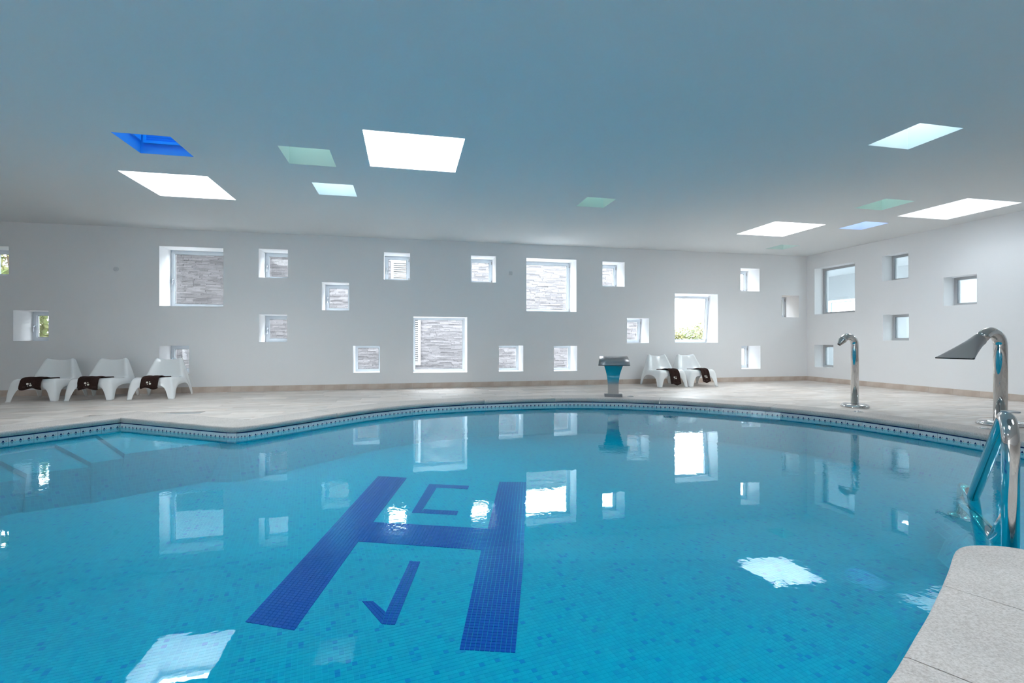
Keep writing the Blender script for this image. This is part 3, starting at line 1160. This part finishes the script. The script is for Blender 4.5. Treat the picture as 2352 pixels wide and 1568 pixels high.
deck_poly = [(p[0] + n[0] * (CW - .06), p[1] + n[1] * (CW - .06)) for p, o, n, j in PAIRS]
tiles = []
y = BACK - 0.02
row = 0
while y > FRONT + 0.02:
    y0 = max(y - TR_, FRONT + .01)
    x = LEFT + 0.02 - random.random() * TL_
    while x < RIGHT - 0.02:
        x1 = min(x + TL_, RIGHT - .02)
        xa = max(x, LEFT + .02)
        g = 0.0012
        poly = [(xa + g, y0 + g), (x1 - g, y0 + g), (x1 - g, y - g), (xa + g, y - g)]
        full = True
        if x1 - xa > 0.05:
            for _ in range(3):
                if not poly:
                    break
                bad = [c for c in poly if inside(deck_poly, *c)]
                mids = [((poly[i][0] + poly[(i + 1) % len(poly)][0]) / 2, (poly[i][1] + poly[(i + 1) % len(poly)][1]) / 2) for i in range(len(poly))]
                bad += [c for c in mids if inside(deck_poly, *c)]
                if not bad:
                    break
                full = False
                if len(bad) >= 2 * len(poly) - 1:
                    poly = []
                    break
                bx, by = sum(c[0] for c in bad) / len(bad), sum(c[1] for c in bad) / len(bad)
                i = min(range(NP), key=lambda i: (deck_poly[i][0] - bx) ** 2 + (deck_poly[i][1] - by) ** 2)
                poly = clip_half(poly, deck_poly[i], PAIRS[i][2])
            if len(poly) >= 3 and abs(sum(poly[i][0] * poly[(i + 1) % len(poly)][1] - poly[(i + 1) % len(poly)][0] * poly[i][1] for i in range(len(poly)))) > 0.01:
                tiles.append((poly, full and abs(x1 - xa - TL_) < 1e-6 and abs(y - y0 - TR_) < 1e-6))
        x = x1
    y = y0
    row += 1


def seen(poly):
    cx, cy = sum(p[0] for p in poly) / len(poly), sum(p[1] for p in poly) / len(poly)
    d = cx * sin(YAW) + cy * cos(YAW)
    r = cx * cos(YAW) - cy * sin(YAW)
    if d < 0.8 or abs(r / d) > 1.12 or EYE / d * 1117 > 800:
        return 0.0
    a = abs(sum(poly[i][0] * poly[(i + 1) % len(poly)][1] - poly[(i + 1) % len(poly)][0] * poly[i][1] for i in range(len(poly)))) / 2
    return a / d ** 3


def plank(bm, poly):
    t = [bm.verts.new((x, y, 0.0)) for x, y in poly]
    b = [bm.verts.new((x, y, -0.011)) for x, y in poly]
    bm.faces.new(t)
    for i in range(len(poly)):
        j = (i + 1) % len(poly)
        bm.faces.new((t[j], t[i], b[i], b[j]))


tiles.sort(key=lambda t: -seen(t[0]))
bm = bmesh.new()
g = 0.0012
plank(bm, [(-TL_ / 2 + g, -TR_ / 2 + g), (TL_ / 2 - g, -TR_ / 2 + g), (TL_ / 2 - g, TR_ / 2 - g), (-TL_ / 2 + g, TR_ / 2 - g)])
plank_me = mesh_of('floor_tile', bm, 'travertine', recalc=False)
rest = bmesh.new()
cnt = 0
for poly, full in tiles:
    if cnt < 295 and seen(poly) > 0:
        cnt += 1
        cx, cy = sum(p[0] for p in poly) / len(poly), sum(p[1] for p in poly) / len(poly)
        if full:
            o = link('floor_tile', plank_me, floor, (cx, cy, random.uniform(-.0006, 0.0004)))
        else:
            bm = bmesh.new()
            plank(bm, [(p[0] - cx, p[1] - cy) for p in poly])
            obj('floor_tile', bm, 'travertine', floor, (cx, cy, 0), recalc=False)
    else:
        plank(rest, poly)
tag(obj('floor_tiles', rest, 'travertine', floor, recalc=False), kind='stuff')

# skirting tiles
for nm, n_, a0, a1 in (('baseboard_back', 0, LEFT, RIGHT - .012), ('baseboard_right', 1, FRONT, BACK)):
    root = struct(nm, 'low strip of beige stone skirting tiles along the ' + ('back' if n_ == 0 else 'right') + ' wall')
    bm = bmesh.new()
    add_box(bm, (0.001, 0, 0), (0.413, 0.012, 0.105))
    me = mesh_of('skirting_tile', bm, 'skirting_stone', recalc=False)
    k = a0
    while k < a1 - 0.1:
        s = min(0.414, a1 - k) / 0.414
        if n_ == 0:
            o = link('skirting_tile', me, root, (k, BACK - .012 - random.random() * .001, 0))
        else:
            o = link('skirting_tile', me, root, (RIGHT - .012 - random.random() * .001, k + .414 * s, 0), (0, 0, -pi / 2))
        o.scale.x = s
        k += 0.414

# ------------------------------------------------------------------ small wall fittings
bm = bmesh.new()
add_box(bm, (-.036, -.012, -.038), (.036, 0, .038))
bmesh.ops.bevel(bm, geom=bm.edges[:], offset=0.004, segments=2, affect='EDGES')
th = thing('thermostat', 'small white square thermostat on wall left of the large bright window', 'thermostat', (2.131, BACK, 2.372))
obj('back_plate', bm, 'sensor_white', th)
bm = bmesh.new()
add_box(bm, (-.026, -.018, -.028), (.026, -.012, .028))
obj('cover', bm, 'sensor_white', th)
bm = bmesh.new()
add_lathe(bm, [(0.040, 0), (0.040, 0.012), (0.030, 0.018)], 24)
det = obj('wall_cap', bm, 'sensor_white', None, (-5.076, BACK - .001, 2.235), (pi / 2, 0, 0))
tag(det, 'faint round white cap on wall left of the dark stone window', 'cap')

# ------------------------------------------------------------------ white lounge chairs
def make_chair():
    """one moulded shell; the four legs are cut out of the finished surface as parts of their own"""
    nU = 11
    S = [  # seat and back centre line: (y, z at middle, half width, z at the edge, dy at the edge)
        (-0.405, 0.335, 0.300, 0.335), (-0.375, 0.372, 0.300, 0.378), (-0.30, 0.380, 0.302, 0.392), (-0.18, 0.362, 0.305, 0.385),
        (-0.05, 0.335, 0.306, 0.372), (0.06, 0.318, 0.304, 0.368), (0.13, 0.328, 0.300, 0.385), (0.185, 0.385, 0.290, 0.435),
        (0.225, 0.46, 0.276, 0.51), (0.27, 0.56, 0.250, 0.60), (0.31, 0.645, 0.224, 0.680), (0.335, 0.690, 0.204, 0.722), (0.36, 0.690, 0.196, 0.724)]
    bm = bmesh.new()
    rows = []
    for i, (y, zc, hw, ze) in enumerate(S):
        row = []
        for k in range(nU):
            u = -1 + 2 * k / (nU - 1)
            fwd = -0.055 * abs(u) ** 2.2 if i >= 7 else 0.0
            row.append(bm.verts.new((u * hw, y + fwd, zc + (ze - zc) * abs(u) ** 2.4)))
        rows.append(row)
    for a, b in zip(rows, rows[1:]):
        for k in range(nU - 1):
            bm.faces.new((a[k], a[k + 1], b[k + 1], b[k]))
    # bottom outline of one side, front foot to rear foot to the back's top, one point per station
    B = [(0.352, -0.455, 0.0), (0.354, -0.383, 0.0), (0.350, -0.352, 0.115), (0.345, -0.285, 0.222), (0.342, -0.13, 0.256),
         (0.342, 0.02, 0.258), (0.345, 0.17, 0.250), (0.353, 0.295, 0.15), (0.362, 0.365, 0.0), (0.362, 0.432, 0.0),
         (0.325, 0.415, 0.25), (0.262, 0.395, 0.48), (0.205, 0.372, 0.690)]
    for sgn, kk in ((1, nU - 1), (-1, 0)):
        prev = None
        cols = []
        for i in range(len(S)):
            top = rows[i][kk]
            b = Vector((B[i][0] * sgn, B[i][1], B[i][2]))
            t = top.co
            col = [top]
            for j in (1, 2, 3):
                s = j / 4
                p = t.lerp(b, s)
                p.x += sgn * 0.016 * sin(pi * s)
                col.append(bm.verts.new(p))
            col.append(bm.verts.new(b))
            cols.append(col)
        for a, b in zip(cols, cols[1:]):
            for j in range(4):
                bm.faces.new((a[j], b[j], b[j + 1], a[j + 1]))
        if sgn == 1:
            right_front = cols[0]
        else:
            left_front = cols[0]
    # front apron with its arch
    low = [0.0, 0.0, 0.115, 0.222, 0.256, 0.258, 0.256, 0.222, 0.115, 0.0, 0.0]
    lx = [-0.350, -0.278, -0.252, -0.205, -0.11, 0, 0.11, 0.205, 0.252, 0.278, 0.350]
    cols = []
    for k in range(nU):
        if k == 0:
            cols.append(left_front)
            continue
        if k == nU - 1:
            cols.append(right_front)
            continue
        top = rows[0][k]
        b = Vector((lx[k], -0.410 - 0.045 * (1 - low[k] / 0.26), low[k]))
        col = [top]
        for j in (1, 2, 3):
            col.append(bm.verts.new(top.co.lerp(b, j / 4)))
        col.append(bm.verts.new(b))
        cols.append(col)
    for a, b in zip(cols, cols[1:]):
        for j in range(4):
            bm.faces.new((a[j], b[j], b[j + 1], a[j + 1]))
    bmesh.ops.recalc_face_normals(bm, faces=bm.faces[:])
    me = bpy.data.meshes.new('chair_tmp')
    bm.to_mesh(me)
    bm.free()
    cr = me.attributes.new('crease_vert', 'FLOAT', 'POINT')      # crisp cut ends on the feet
    for i, v in enumerate(me.vertices):
        cr.data[i].value = 1.0 if v.co.z < 0.01 else 0.0
    o = bpy.data.objects.new('chair_tmp', me)
    COL.objects.link(o)
    md = o.modifiers.new('sub', 'SUBSURF')
    md.levels = md.render_levels = 2
    sd = o.modifiers.new('sol', 'SOLIDIFY')
    sd.thickness = 0.014
    sd.offset = 0
    dg = bpy.context.evaluated_depsgraph_get()
    full = bpy.data.meshes.new_from_object(o.evaluated_get(dg))
    bpy.data.objects.remove(o)
    root = thing('lounge_chair', 'tmp', 'chair', (0, 0, 0), 0, 'white plastic lounge chairs by the back wall')
    cuts = {'seat_shell': lambda c: c.z >= 0.20, 'fl': lambda c: c.z < 0.20 and c.x < 0 and c.y < 0, 'fr': lambda c: c.z < 0.20 and c.x >= 0 and c.y < 0,
            'rl': lambda c: c.z < 0.20 and c.x < 0 and c.y >= 0, 'rr': lambda c: c.z < 0.20 and c.x >= 0 and c.y >= 0}
    for nm, test in cuts.items():
        b = bmesh.new()
        b.from_mesh(full)
        dead = [f for f in b.faces if not test(f.calc_center_median())]
        bmesh.ops.delete(b, geom=dead, context='FACES')
        for v in b.verts:
            v.co = Vector((v.co.x * 0.93, v.co.y * 0.90, v.co.z * 0.905))
        for f in b.faces:
            f.smooth = True
        obj('seat_shell' if nm == 'seat_shell' else 'leg', b, 'white_plastic', root, recalc=False)
    return root


# left trio faces the pool along the wall, right pair too
CH = [(-5.74, 9.40, 0.02, 'white plastic lounge chair with towel, leftmost of the left three'),
      (-4.96, 9.40, -0.01, 'white plastic lounge chair with towel, middle of the left three'),
      (-4.085, 9.36, 0.03, 'white plastic lounge chair in front of the low window, right of three'),
      (5.355, 9.47, 0.0, 'white plastic lounge chair, left of the pair beside waterfall spout'),
      (6.06, 9.47, 0.0, 'white plastic lounge chair, right of the pair under leafy window')]
chair0 = make_chair()
for i, (x, y, rz, lab) in enumerate(CH):
    c = chair0 if i == 0 else copy_tree(chair0)
    c.location = (x, y, 0)
    c.rotation_euler = (0, 0, rz)
    c['label'] = lab


def make_towel(cx, cy, rz, lab, w, back, hang, skew, curl, seed):
    """brown towel from the seat hollow over the front edge of a chair; local -y is the chair's front"""
    rnd = random.Random(seed)
    root = thing('towel', lab, 'towel', (cx, cy, 0), rz, 'brown towels on the lounge chairs')
    k = 0.9
    prof = [(back, 0.350), (0.02, 0.348), (-0.10, 0.365), (-0.20, 0.388), (-0.30, 0.404), (-0.375, 0.399), (-0.425, 0.37), (-0.447, 0.315)]
    z_end = 0.315 - hang
    prof += [(-0.458, 0.315 - hang * 0.4), (-0.462, 0.315 - hang * 0.75), (-0.458 + curl, z_end)]
    path = spline([(0, p[0] * k, p[1] * k) for p in prof], 3)
    nU = 11
    bm = bmesh.new()
    rows = []
    tot = len(path)
    for i, p in enumerate(path):
        f = i / (tot - 1)
        row = []
        width = w * (0.80 + 0.2 * min(1, f * 2)) * (1 - 0.05 * f)
        for j in range(nU):
            u = j / (nU - 1) - 0.5
            dz = 0.022 * sin(u * 8 + f * 4 + seed * 1.7) * (0.35 + f) + rnd.uniform(-.003, .003)
            row.append(bm.verts.new((u * width + skew * (f - 0.5), p.y - abs(dz) * 0.8 * f, p.z + 0.006 + abs(dz) * 0.9 * (1 - f) + (0.018 * sin(u * 7 + seed) * (f - 0.8) * 5 if f > 0.8 else 0))))
        rows.append(row)
    for a, b in zip(rows, rows[1:]):
        for j in range(nU - 1):
            bm.faces.new((a[j], a[j + 1], b[j + 1], b[j]))
    # a rolled hem at the back end
    bmesh.ops.recalc_face_normals(bm, faces=bm.faces[:])
    me = bpy.data.meshes.new('tmp')
    bm.to_mesh(me)
    bm.free()
    o = bpy.data.objects.new('tmp', me)
    COL.objects.link(o)
    sd = o.modifiers.new('sol', 'SOLIDIFY')
    sd.thickness = 0.016
    sd.offset = 0
    sb = o.modifiers.new('sub', 'SUBSURF')
    sb.levels = sb.render_levels = 1
    full = bpy.data.meshes.new_from_object(o.evaluated_get(bpy.context.evaluated_depsgraph_get()))
    bpy.data.objects.remove(o)
    b = bmesh.new()
    b.from_mesh(full)
    for f in b.faces:
        f.smooth = True
    obj('cloth', b, 'towel_brown', root, recalc=False)
    bm = bmesh.new()
    add_tube(bm, [(-w * .40 - skew / 2, back * k, 0.330), (w * .40 - skew / 2, back * k + .004, 0.330)], 0.022, 10)
    obj('rolled_end', bm, 'towel_brown', root)
    bm = bmesh.new()
    zb = (z_end + 0.035) * k
    xs = skew * 0.42
    yb = (-0.463 + curl * 0.4) * k - 0.022
    add_box(bm, (xs - w * .47, yb, zb), (xs + w * .47, yb + .010, zb + 0.022))
    obj('woven_band', bm, 'towel_band', root)
    # four-dot emblem
    bm = bmesh.new()
    ze = (0.315 - hang * (0.10 if hang < 0.2 else 0.36)) * k
    for dx, dz, r in ((-0.022, 0.010, 0.013), (0.017, -0.013, 0.013), (0.014, 0.018, 0.005), (-0.018, -0.022, 0.005)):
        ring = [bm.verts.new((xs * 0.5 + dx + r * cos(a * pi / 6), -0.463 * k - 0.026, ze + dz + r * 1.15 * sin(a * pi / 6))) for a in range(12)]
        ring2 = [bm.verts.new(v.co + Vector((0, 0.012, 0))) for v in ring]
        bm.faces.new(ring)
        for a in range(12):
            bm.faces.new((ring[a], ring2[a], ring2[(a + 1) % 12], ring[(a + 1) % 12]))
    obj('emblem', bm, 'embroidery', root)


TOW = [('dark brown towel with white emblem draped on the leftmost chair', 0.30, 0.05, 0.10, 0.00, 0.015),
       ('dark brown towel with white emblem draped on the second chair from left', 0.30, 0.07, 0.12, 0.02, 0.01),
       ('dark brown towel with curled lower hem on the third chair from left', 0.26, 0.06, 0.12, -0.03, 0.03),
       ('dark brown towel hanging low over the chair nearest the waterfall spout', 0.235, 0.02, 0.26, 0.10, 0.0),
       ('dark brown towel hanging flat over the chair below the leafy window', 0.20, 0.02, 0.22, 0.10, 0.0)]
for i, (c, t) in enumerate(zip(CH, TOW)):
    make_towel(c[0], c[1], c[2], t[0], t[1], t[2], t[3], t[4], t[5], i + 1)

# ------------------------------------------------------------------ steel fixtures
# waterfall spout
wf = thing('waterfall_spout', 'brushed steel waterfall spout with flared head on the far coping', 'waterfall spout', (3.45, 7.77, ZT), radians(-20.5))
bm = bmesh.new()
add_box(bm, (-.148, -.075, 0), (-.001, .075, .046))
add_box(bm, (.001, -.075, 0), (.148, .075, .046))
obj('base_plate', bm, 'satin_steel', wf)
bm = bmesh.new()
prof = [(.046, .090, .040, 0.0), (.10, .088, .040, .004), (.17, .089, .036, .008), (.24, .092, .032, .008), (.31, .100, .030, .002), (.38, .112, .030, -.012),
        (.45, .130, .032, -.035), (.52, .152, .036, -.066), (.57, .172, .040, -.095)]
pts = []
for i, (z, hw, dp, fy) in enumerate(prof):
    pts.append([bm.verts.new(c) for c in ((-hw, fy - dp, z), (hw, fy - dp, z), (hw, fy + dp, z), (-hw, fy + dp, z))])
for a, b in zip(pts, pts[1:]):
    for k in range(4):
        f = bm.faces.new((a[k], a[(k + 1) % 4], b[(k + 1) % 4], b[k]))
        f.smooth = k in (0, 2)
bm.faces.new(pts[-1])
for e in bm.edges:
    if e.verts[0].co.x * e.verts[1].co.x > 0 and abs(e.verts[0].co.z - e.verts[1].co.z) > .01:
        e.smooth = False
obj('column', bm, 'steel', wf)
bm = bmesh.new()
prof = [(.10, .665, .225), (.03, .685, .228), (-.06, .690, .230), (-.14, .682, .233), (-.20, .660, .238), (-.245, .625, .245), (-.270, .585, .252), (-.282, .545, .258)]
path = spline([(0, y, z) for y, z, w in prof], 3)
wid = spline([(w, 0, 0) for y, z, w in prof], 3)
ro = [[bm.verts.new((u * w.x, p.y, p.z)) for u in (-1, -.5, 0, .5, 1)] for p, w in zip(path, wid)]
ri = [[bm.verts.new((u * (w.x - .002), p.y + .010, p.z - .022 if i < len(path) - 1 else p.z)) for u in (-1, -.5, 0, .5, 1)] for i, (p, w) in enumerate(zip(path, wid))]
for R in (ro, ri):
    for a, b in zip(R, R[1:]):
        for k in range(4):
            f = bm.faces.new((a[k], a[k + 1], b[k + 1], b[k]))
            f.smooth = True
for k in (0, 4):
    for i in range(len(ro) - 1):
        bm.faces.new((ro[i][k], ro[i + 1][k], ri[i + 1][k], ri[i][k]))
for i in (0, -1):
    for k in range(4):
        bm.faces.new((ro[i][k], ro[i][k + 1], ri[i][k + 1], ri[i][k]))
obj('spout_head', bm, 'satin_steel', wf)
bm = bmesh.new()
add_box(bm, (-.165, -.150, .565), (.165, .085, .668))
obj('water_box', bm, 'satin_steel', wf)


def flange(r, name='base_flange'):
    bm = bmesh.new()
    add_lathe(bm, [(r, 0), (r, .010), (r * .985, .026), (r * .90, .042), (r * .72, .052), (r * .5, .054), (r * .30, .056)], 40)
    return bm


# cannon spout
ca = thing('cannon_spout', 'slim polished steel swan-neck spout with conical nozzle', 'water spout', (6.319, 5.816, 0.001))
obj('base_flange', flange(0.176), 'polished_steel', ca)
bm = bmesh.new()
add_tube(bm, fillet([(0, 0, .05), (0, 0, 1.185), (-.207, 0, .968)], [0.115], 14), 0.0493, 28)
obj('swan_neck_pipe', bm, 'polished_steel', ca)
bm = bmesh.new()
dn = Vector((-.207 - 0, 0, .968 - 1.185)).normalized()
s0 = Vector((-.207, 0, .968))
rr = [(0, .0505), (.012, .0505), (.016, .050), (.09, .024), (.096, .0225)]
add_tube(bm, [s0 + dn * a for a, b in rr], [b for a, b in rr], 28, cap=False)
obj('nozzle', bm, 'steel', ca)
bm = bmesh.new()
add_tube(bm, [s0 + dn * .078, s0 + dn * .0955], .0215, 20)  # dark plug, the shade of the bore put into its colour
obj('bore_shade', bm, 'shade_black', ca)

# fan spout
fa = thing('fan_spout', 'tall polished steel swan-neck spout with wide flat fan nozzle', 'water spout', (6.577, 4.219, 0.001))
obj('base_flange', flange(0.21), 'polished_steel', fa)
bm = bmesh.new()
J = Vector((-.312, 0, .962))
add_tube(bm, fillet([(0, 0, .05), (0, 0, 1.195), J], [0.150], 16), 0.0605, 28)
obj('swan_neck_pipe', bm, 'polished_steel', fa)
bm = bmesh.new()
E_ = Vector((-.672, 0, .757))
ax = (E_ - J).normalized()
nn = Vector((0, 1, 0)).cross(ax).normalized()
rings = []
M = 28
for s in [k / 10 for k in range(11)]:
    c = J - ax * 0.01 + (E_ - J + ax * .01) * s
    a = 0.0625 + (0.198 - 0.0625) * (s ** 1.15)          # half width along y
    b = 0.0625 * (1 - s) ** 1.1 + 0.007
    rings.append([bm.verts.new(c + Vector((0, 1, 0)) * (a * (abs(cos(t)) ** (1 - .75 * s)) * (1 if cos(t) >= 0 else -1)) +
                               nn * (b * (abs(sin(t)) ** (1 - .5 * s)) * (1 if sin(t) >= 0 else -1)))
                  for t in [2 * pi * k / M for k in range(M)]])
for a, b in zip(rings, rings[1:]):
    for k in range(M):
        f = bm.faces.new((a[k], a[(k + 1) % M], b[(k + 1) % M], b[k]))
        f.smooth = True
obj('fan_nozzle', bm, 'satin_steel', fa)
bm = bmesh.new()
c = E_ - ax * 0.004
mt = Matrix.Translation(c) @ Matrix(((ax.x, 0, nn.x), (ax.y, 1, nn.y), (ax.z, 0, nn.z))).to_4x4()
add_box(bm, (-.012, -.194, -.0062), (.006, .194, .0062), mtx=mt)  # dark bar coloured as the shade inside the fan's mouth
obj('slot_shade', bm, 'shade_black', fa)

# push buttons in the coping
for x, y, lab in ((5.91, 5.38, 'small round steel push button in coping before the cannon spout'),
                  (6.10, 4.06, 'small round steel push button in coping before the fan spout'),
                  (3.74, 7.70, 'small round steel push button in coping beside the waterfall spout')):
    b = thing('push_button', lab, 'button', (x, y, ZT), 0, 'air buttons in the coping')
    bm = bmesh.new()
    add_lathe(bm, [(.058, 0), (.056, .004), (.042, .007), (.040, .004)], 28)
    obj('button_ring', bm, 'steel', b)
    bm = bmesh.new()
    add_lathe(bm, [(.032, .003), (.032, .011), (.026, .014)], 24)
    obj('button_cap', bm, 'polished_steel', b)

# handrail: one post beyond the coping tip, two sloping rails that carry on under water to an end post
hr = thing('handrail', 'polished steel stair handrail descending into the water beside the near coping', 'handrail', (2.801, 1.757, -0.33))
zo = 0.33
R_ = 0.0325
hx, hy = unit(1.009, 0.845)
at = lambda t, z: (hx * t, hy * t, z + zo)
TA, TB, TE = 1.316, 0.418, 2.013
bm = bmesh.new()
topz = 0.655
add_tube(bm, fillet([at(0, -.33), at(0, topz), at(TA, WATER), ], [0.11], 12), R_, 24)
obj('upper_rail', bm, 'polished_steel', hr)
bm = bmesh.new()
add_tube(bm, [at(0, .125), at(TB, WATER)], R_, 24)
obj('lower_rail', bm, 'polished_steel', hr)
bm = bmesh.new()
add_tube(bm, fillet([at(TA, WATER), at(TE - .05, -.20), at(TE, -.45)], [0.05], 8), R_, 20)
obj('end_post', bm, 'polished_steel', hr)
bm = bmesh.new()
add_tube(bm, [at(TB, WATER), at(TE, -.328)], R_, 20)
obj('submerged_rail', bm, 'polished_steel', hr)
bm = bmesh.new()
add_lathe(bm, [(.085, 0), (.085, .008), (.06, .016), (.034, .02)], 28, centre=at(TE, -.45))
obj('base_flange', bm, 'polished_steel', hr)
bm = bmesh.new()
add_tube(bm, [at(0, .612), at(0, .618)], R_ + .0012, 24)
obj('joint_ring', bm, 'satin_steel', hr)

# ------------------------------------------------------------------ neighbouring room behind the right wall
bm = bmesh.new()
X0, X1, Y0, Y1 = RIGHT + 0.40, 13.2, -1.0, 13.8
holes = [(11.2, 12.1, 3.6, 4.5), (11.2, 12.1, 8.2, 9.1), (11.2, 12.1, 5.9, 6.8)]  # unseen roof openings added to light this room
grid_with_holes(bm, X0, X1, Y0, Y1, holes, lambda u, v: (u, v, CEIL))
grid_with_holes(bm, Y0, Y1, 0, CEIL, [(11.9, 13.1, 1.1, 2.23)], lambda u, v: (X1, u, v))
add_quad(bm, ((X0, Y0, 0), (X1, Y0, 0), (X1, Y0, CEIL), (X0, Y0, CEIL)))
add_quad(bm, ((X0, Y1, 0), (X1, Y1, 0), (X1, Y1, CEIL), (X0, Y1, CEIL)))
add_quad(bm, ((X0, Y0, 0), (X1, Y0, 0), (X1, Y1, 0), (X0, Y1, 0)))
add_quad(bm, ((X0, BACK, 0), (X0, Y1, 0), (X0, Y1, CEIL), (X0, BACK, CEIL)))
struct('wall_corridor', 'white neighbouring room seen through the interior windows', bm, 'wall_paint', recalc=False)
window('bright window inside the neighbouring room', 1.2, 1.13, (X1 + .05, 12.5, 1.1), -pi / 2, 'sash', handle=True)
portal((X1 + .13, 12.5, 1.66), 1.13, 1.2, (0, pi / 2, 0))
for a, b, c_, d in holes:
    portal(((a + b) / 2, (c_ + d) / 2, CEIL + .02), b - a, d - c_, (0, 0, 0))

# ------------------------------------------------------------------ outside
bm = bmesh.new()
grid_with_holes(bm, -40, 40, -40, 60, [(LEFT - .2, RIGHT + .2, FRONT - .2, BACK + .3)], lambda u, v: (u, v, -0.08))
struct('ground', 'pale paving outside the windows', bm, 'paving')

SY = 15.5
sb = thing('stone_building', 'grey split-stone building wall outside the back windows', 'building', (0.3, SY, -0.08))
bm = bmesh.new()
add_box(bm, (-8.3, 0.03, 0), (8.3, 4.0, 3.72))
obj('wall_body', bm, 'ledge_stone', sb)
bm = bmesh.new()
z = 0.0
while z < 3.72:
    h = random.choice((0.030, 0.040, 0.050))
    x = -8.3
    while x < 8.3:
        l = random.uniform(0.14, 0.42)
        x1 = min(8.3, x + l)
        add_box(bm, (x + .002, random.uniform(-.016, .008), z + .001), (x1 - .002, 0.05, z + h - .001))
        x = x1
    z += h
tag(obj('ledge_stones', bm, 'ledge_stone', sb, recalc=False), kind='stuff')
bm = bmesh.new()
add_box(bm, (-9.6, -4.7, 3.73), (-3.2, 4.0, 3.85))  # unseen roof added to keep the left stonework dim
obj('added_shade_roof', bm, 'white_lacquer', sb)

sh = thing('louvred_shutter', 'tall white louvred shutter on the stone building outside', 'shutter', (-0.03, SY - 0.060, 0.20))
bm = bmesh.new()
add_ring(bm, -0.45, 0.45, 0, 3.25, 0.08, -0.025, 0.025)
obj('shutter_frame', bm, 'shutter_paint', sh)
bm = bmesh.new()
add_box(bm, (-.37, -.005, -.028), (.37, .005, .028), mtx=Matrix.Rotation(radians(-38), 4, 'X'))
slat_me = mesh_of('slat', bm, 'shutter_paint', recalc=False)
for k in range(50):
    link('slat', slat_me, sh, (0, 0, 0.11 + k * 0.0625))

bs = thing('tint_boards', 'tan boards added outside the corner window to tint its reveal', 'added boards', (8.72, 10.85, -0.08))
for k in range(4):  # boards added to block sky and throw a tan tint on the reveal
    bm = bmesh.new()
    add_box(bm, (k * .275 + .002, 0, 0), (k * .275 + .273, .025, 3.2))
    obj('board', bm, 'wood_board', bs)


def leaf_shrub(name, label, cat, loc, blobs, n, size, seed, group=None):
    rnd = random.Random(seed)
    root = thing(name, label, cat, loc, 0, group)
    bm = bmesh.new()
    for _ in range(n):
        cx, cy, cz, rx, ry, rz = rnd.choice(blobs)
        v = Vector((rnd.gauss(0, 1), rnd.gauss(0, 1), rnd.gauss(0, 1))).normalized() * rnd.uniform(.6, 1.05)
        p = Vector((cx + v.x * rx, cy + v.y * ry, max(0.05, cz + v.z * rz)))
        a = Vector((rnd.uniform(-1, 1), rnd.uniform(-1, 1), rnd.uniform(-1, 1))).normalized()
        b = a.orthogonal().normalized()
        s = size * rnd.uniform(.7, 1.3)
        bm.faces.new([bm.verts.new(p + q) for q in (-a * s, b * s * .45, a * s, -b * s * .45)])
    tag(obj('foliage', bm, 'leaf_green', root, recalc=False), kind='stuff')
    bm = bmesh.new()
    for _ in range(7):
        cx, cy, cz, rx, ry, rz = rnd.choice(blobs)
        add_tube(bm, spline([(cx * .9, cy * .5, 0), (cx, cy * .7, cz * .5), (cx + rx * rnd.uniform(-.3, .3), cy, cz + rz * .5)], 3), [.03] * 3 + [.02] * 2 + [.012] * 2, 6)
    obj('stem', bm, 'bark', root)


leaf_shrub('hedge', 'leafy green hedge outside the large tilted window', 'hedge', (11.2, 16.4, -0.08),
           [(-1.6, 0, .7, .8, .5, .75), (-.8, 0, .8, .8, .5, .85), (0, 0, .95, .7, .5, 1.0), (.8, .1, 1.2, .8, .5, 1.2), (1.6, .2, 1.4, .8, .5, 1.4)], 14000, 0.06, 5)
leaf_shrub('shrub', 'yellow-green shrub outside the window above the leftmost chair', 'shrub', (-8.6, 12.9, -0.08),
           [(.6, -.8, .9, .8, .5, .9), (1.0, -.4, 1.9, .7, .5, 1.0), (-.4, -.3, 1.4, .8, .6, 1.2), (.2, -.2, 2.8, .8, .6, .7)], 3400, 0.08, 9)
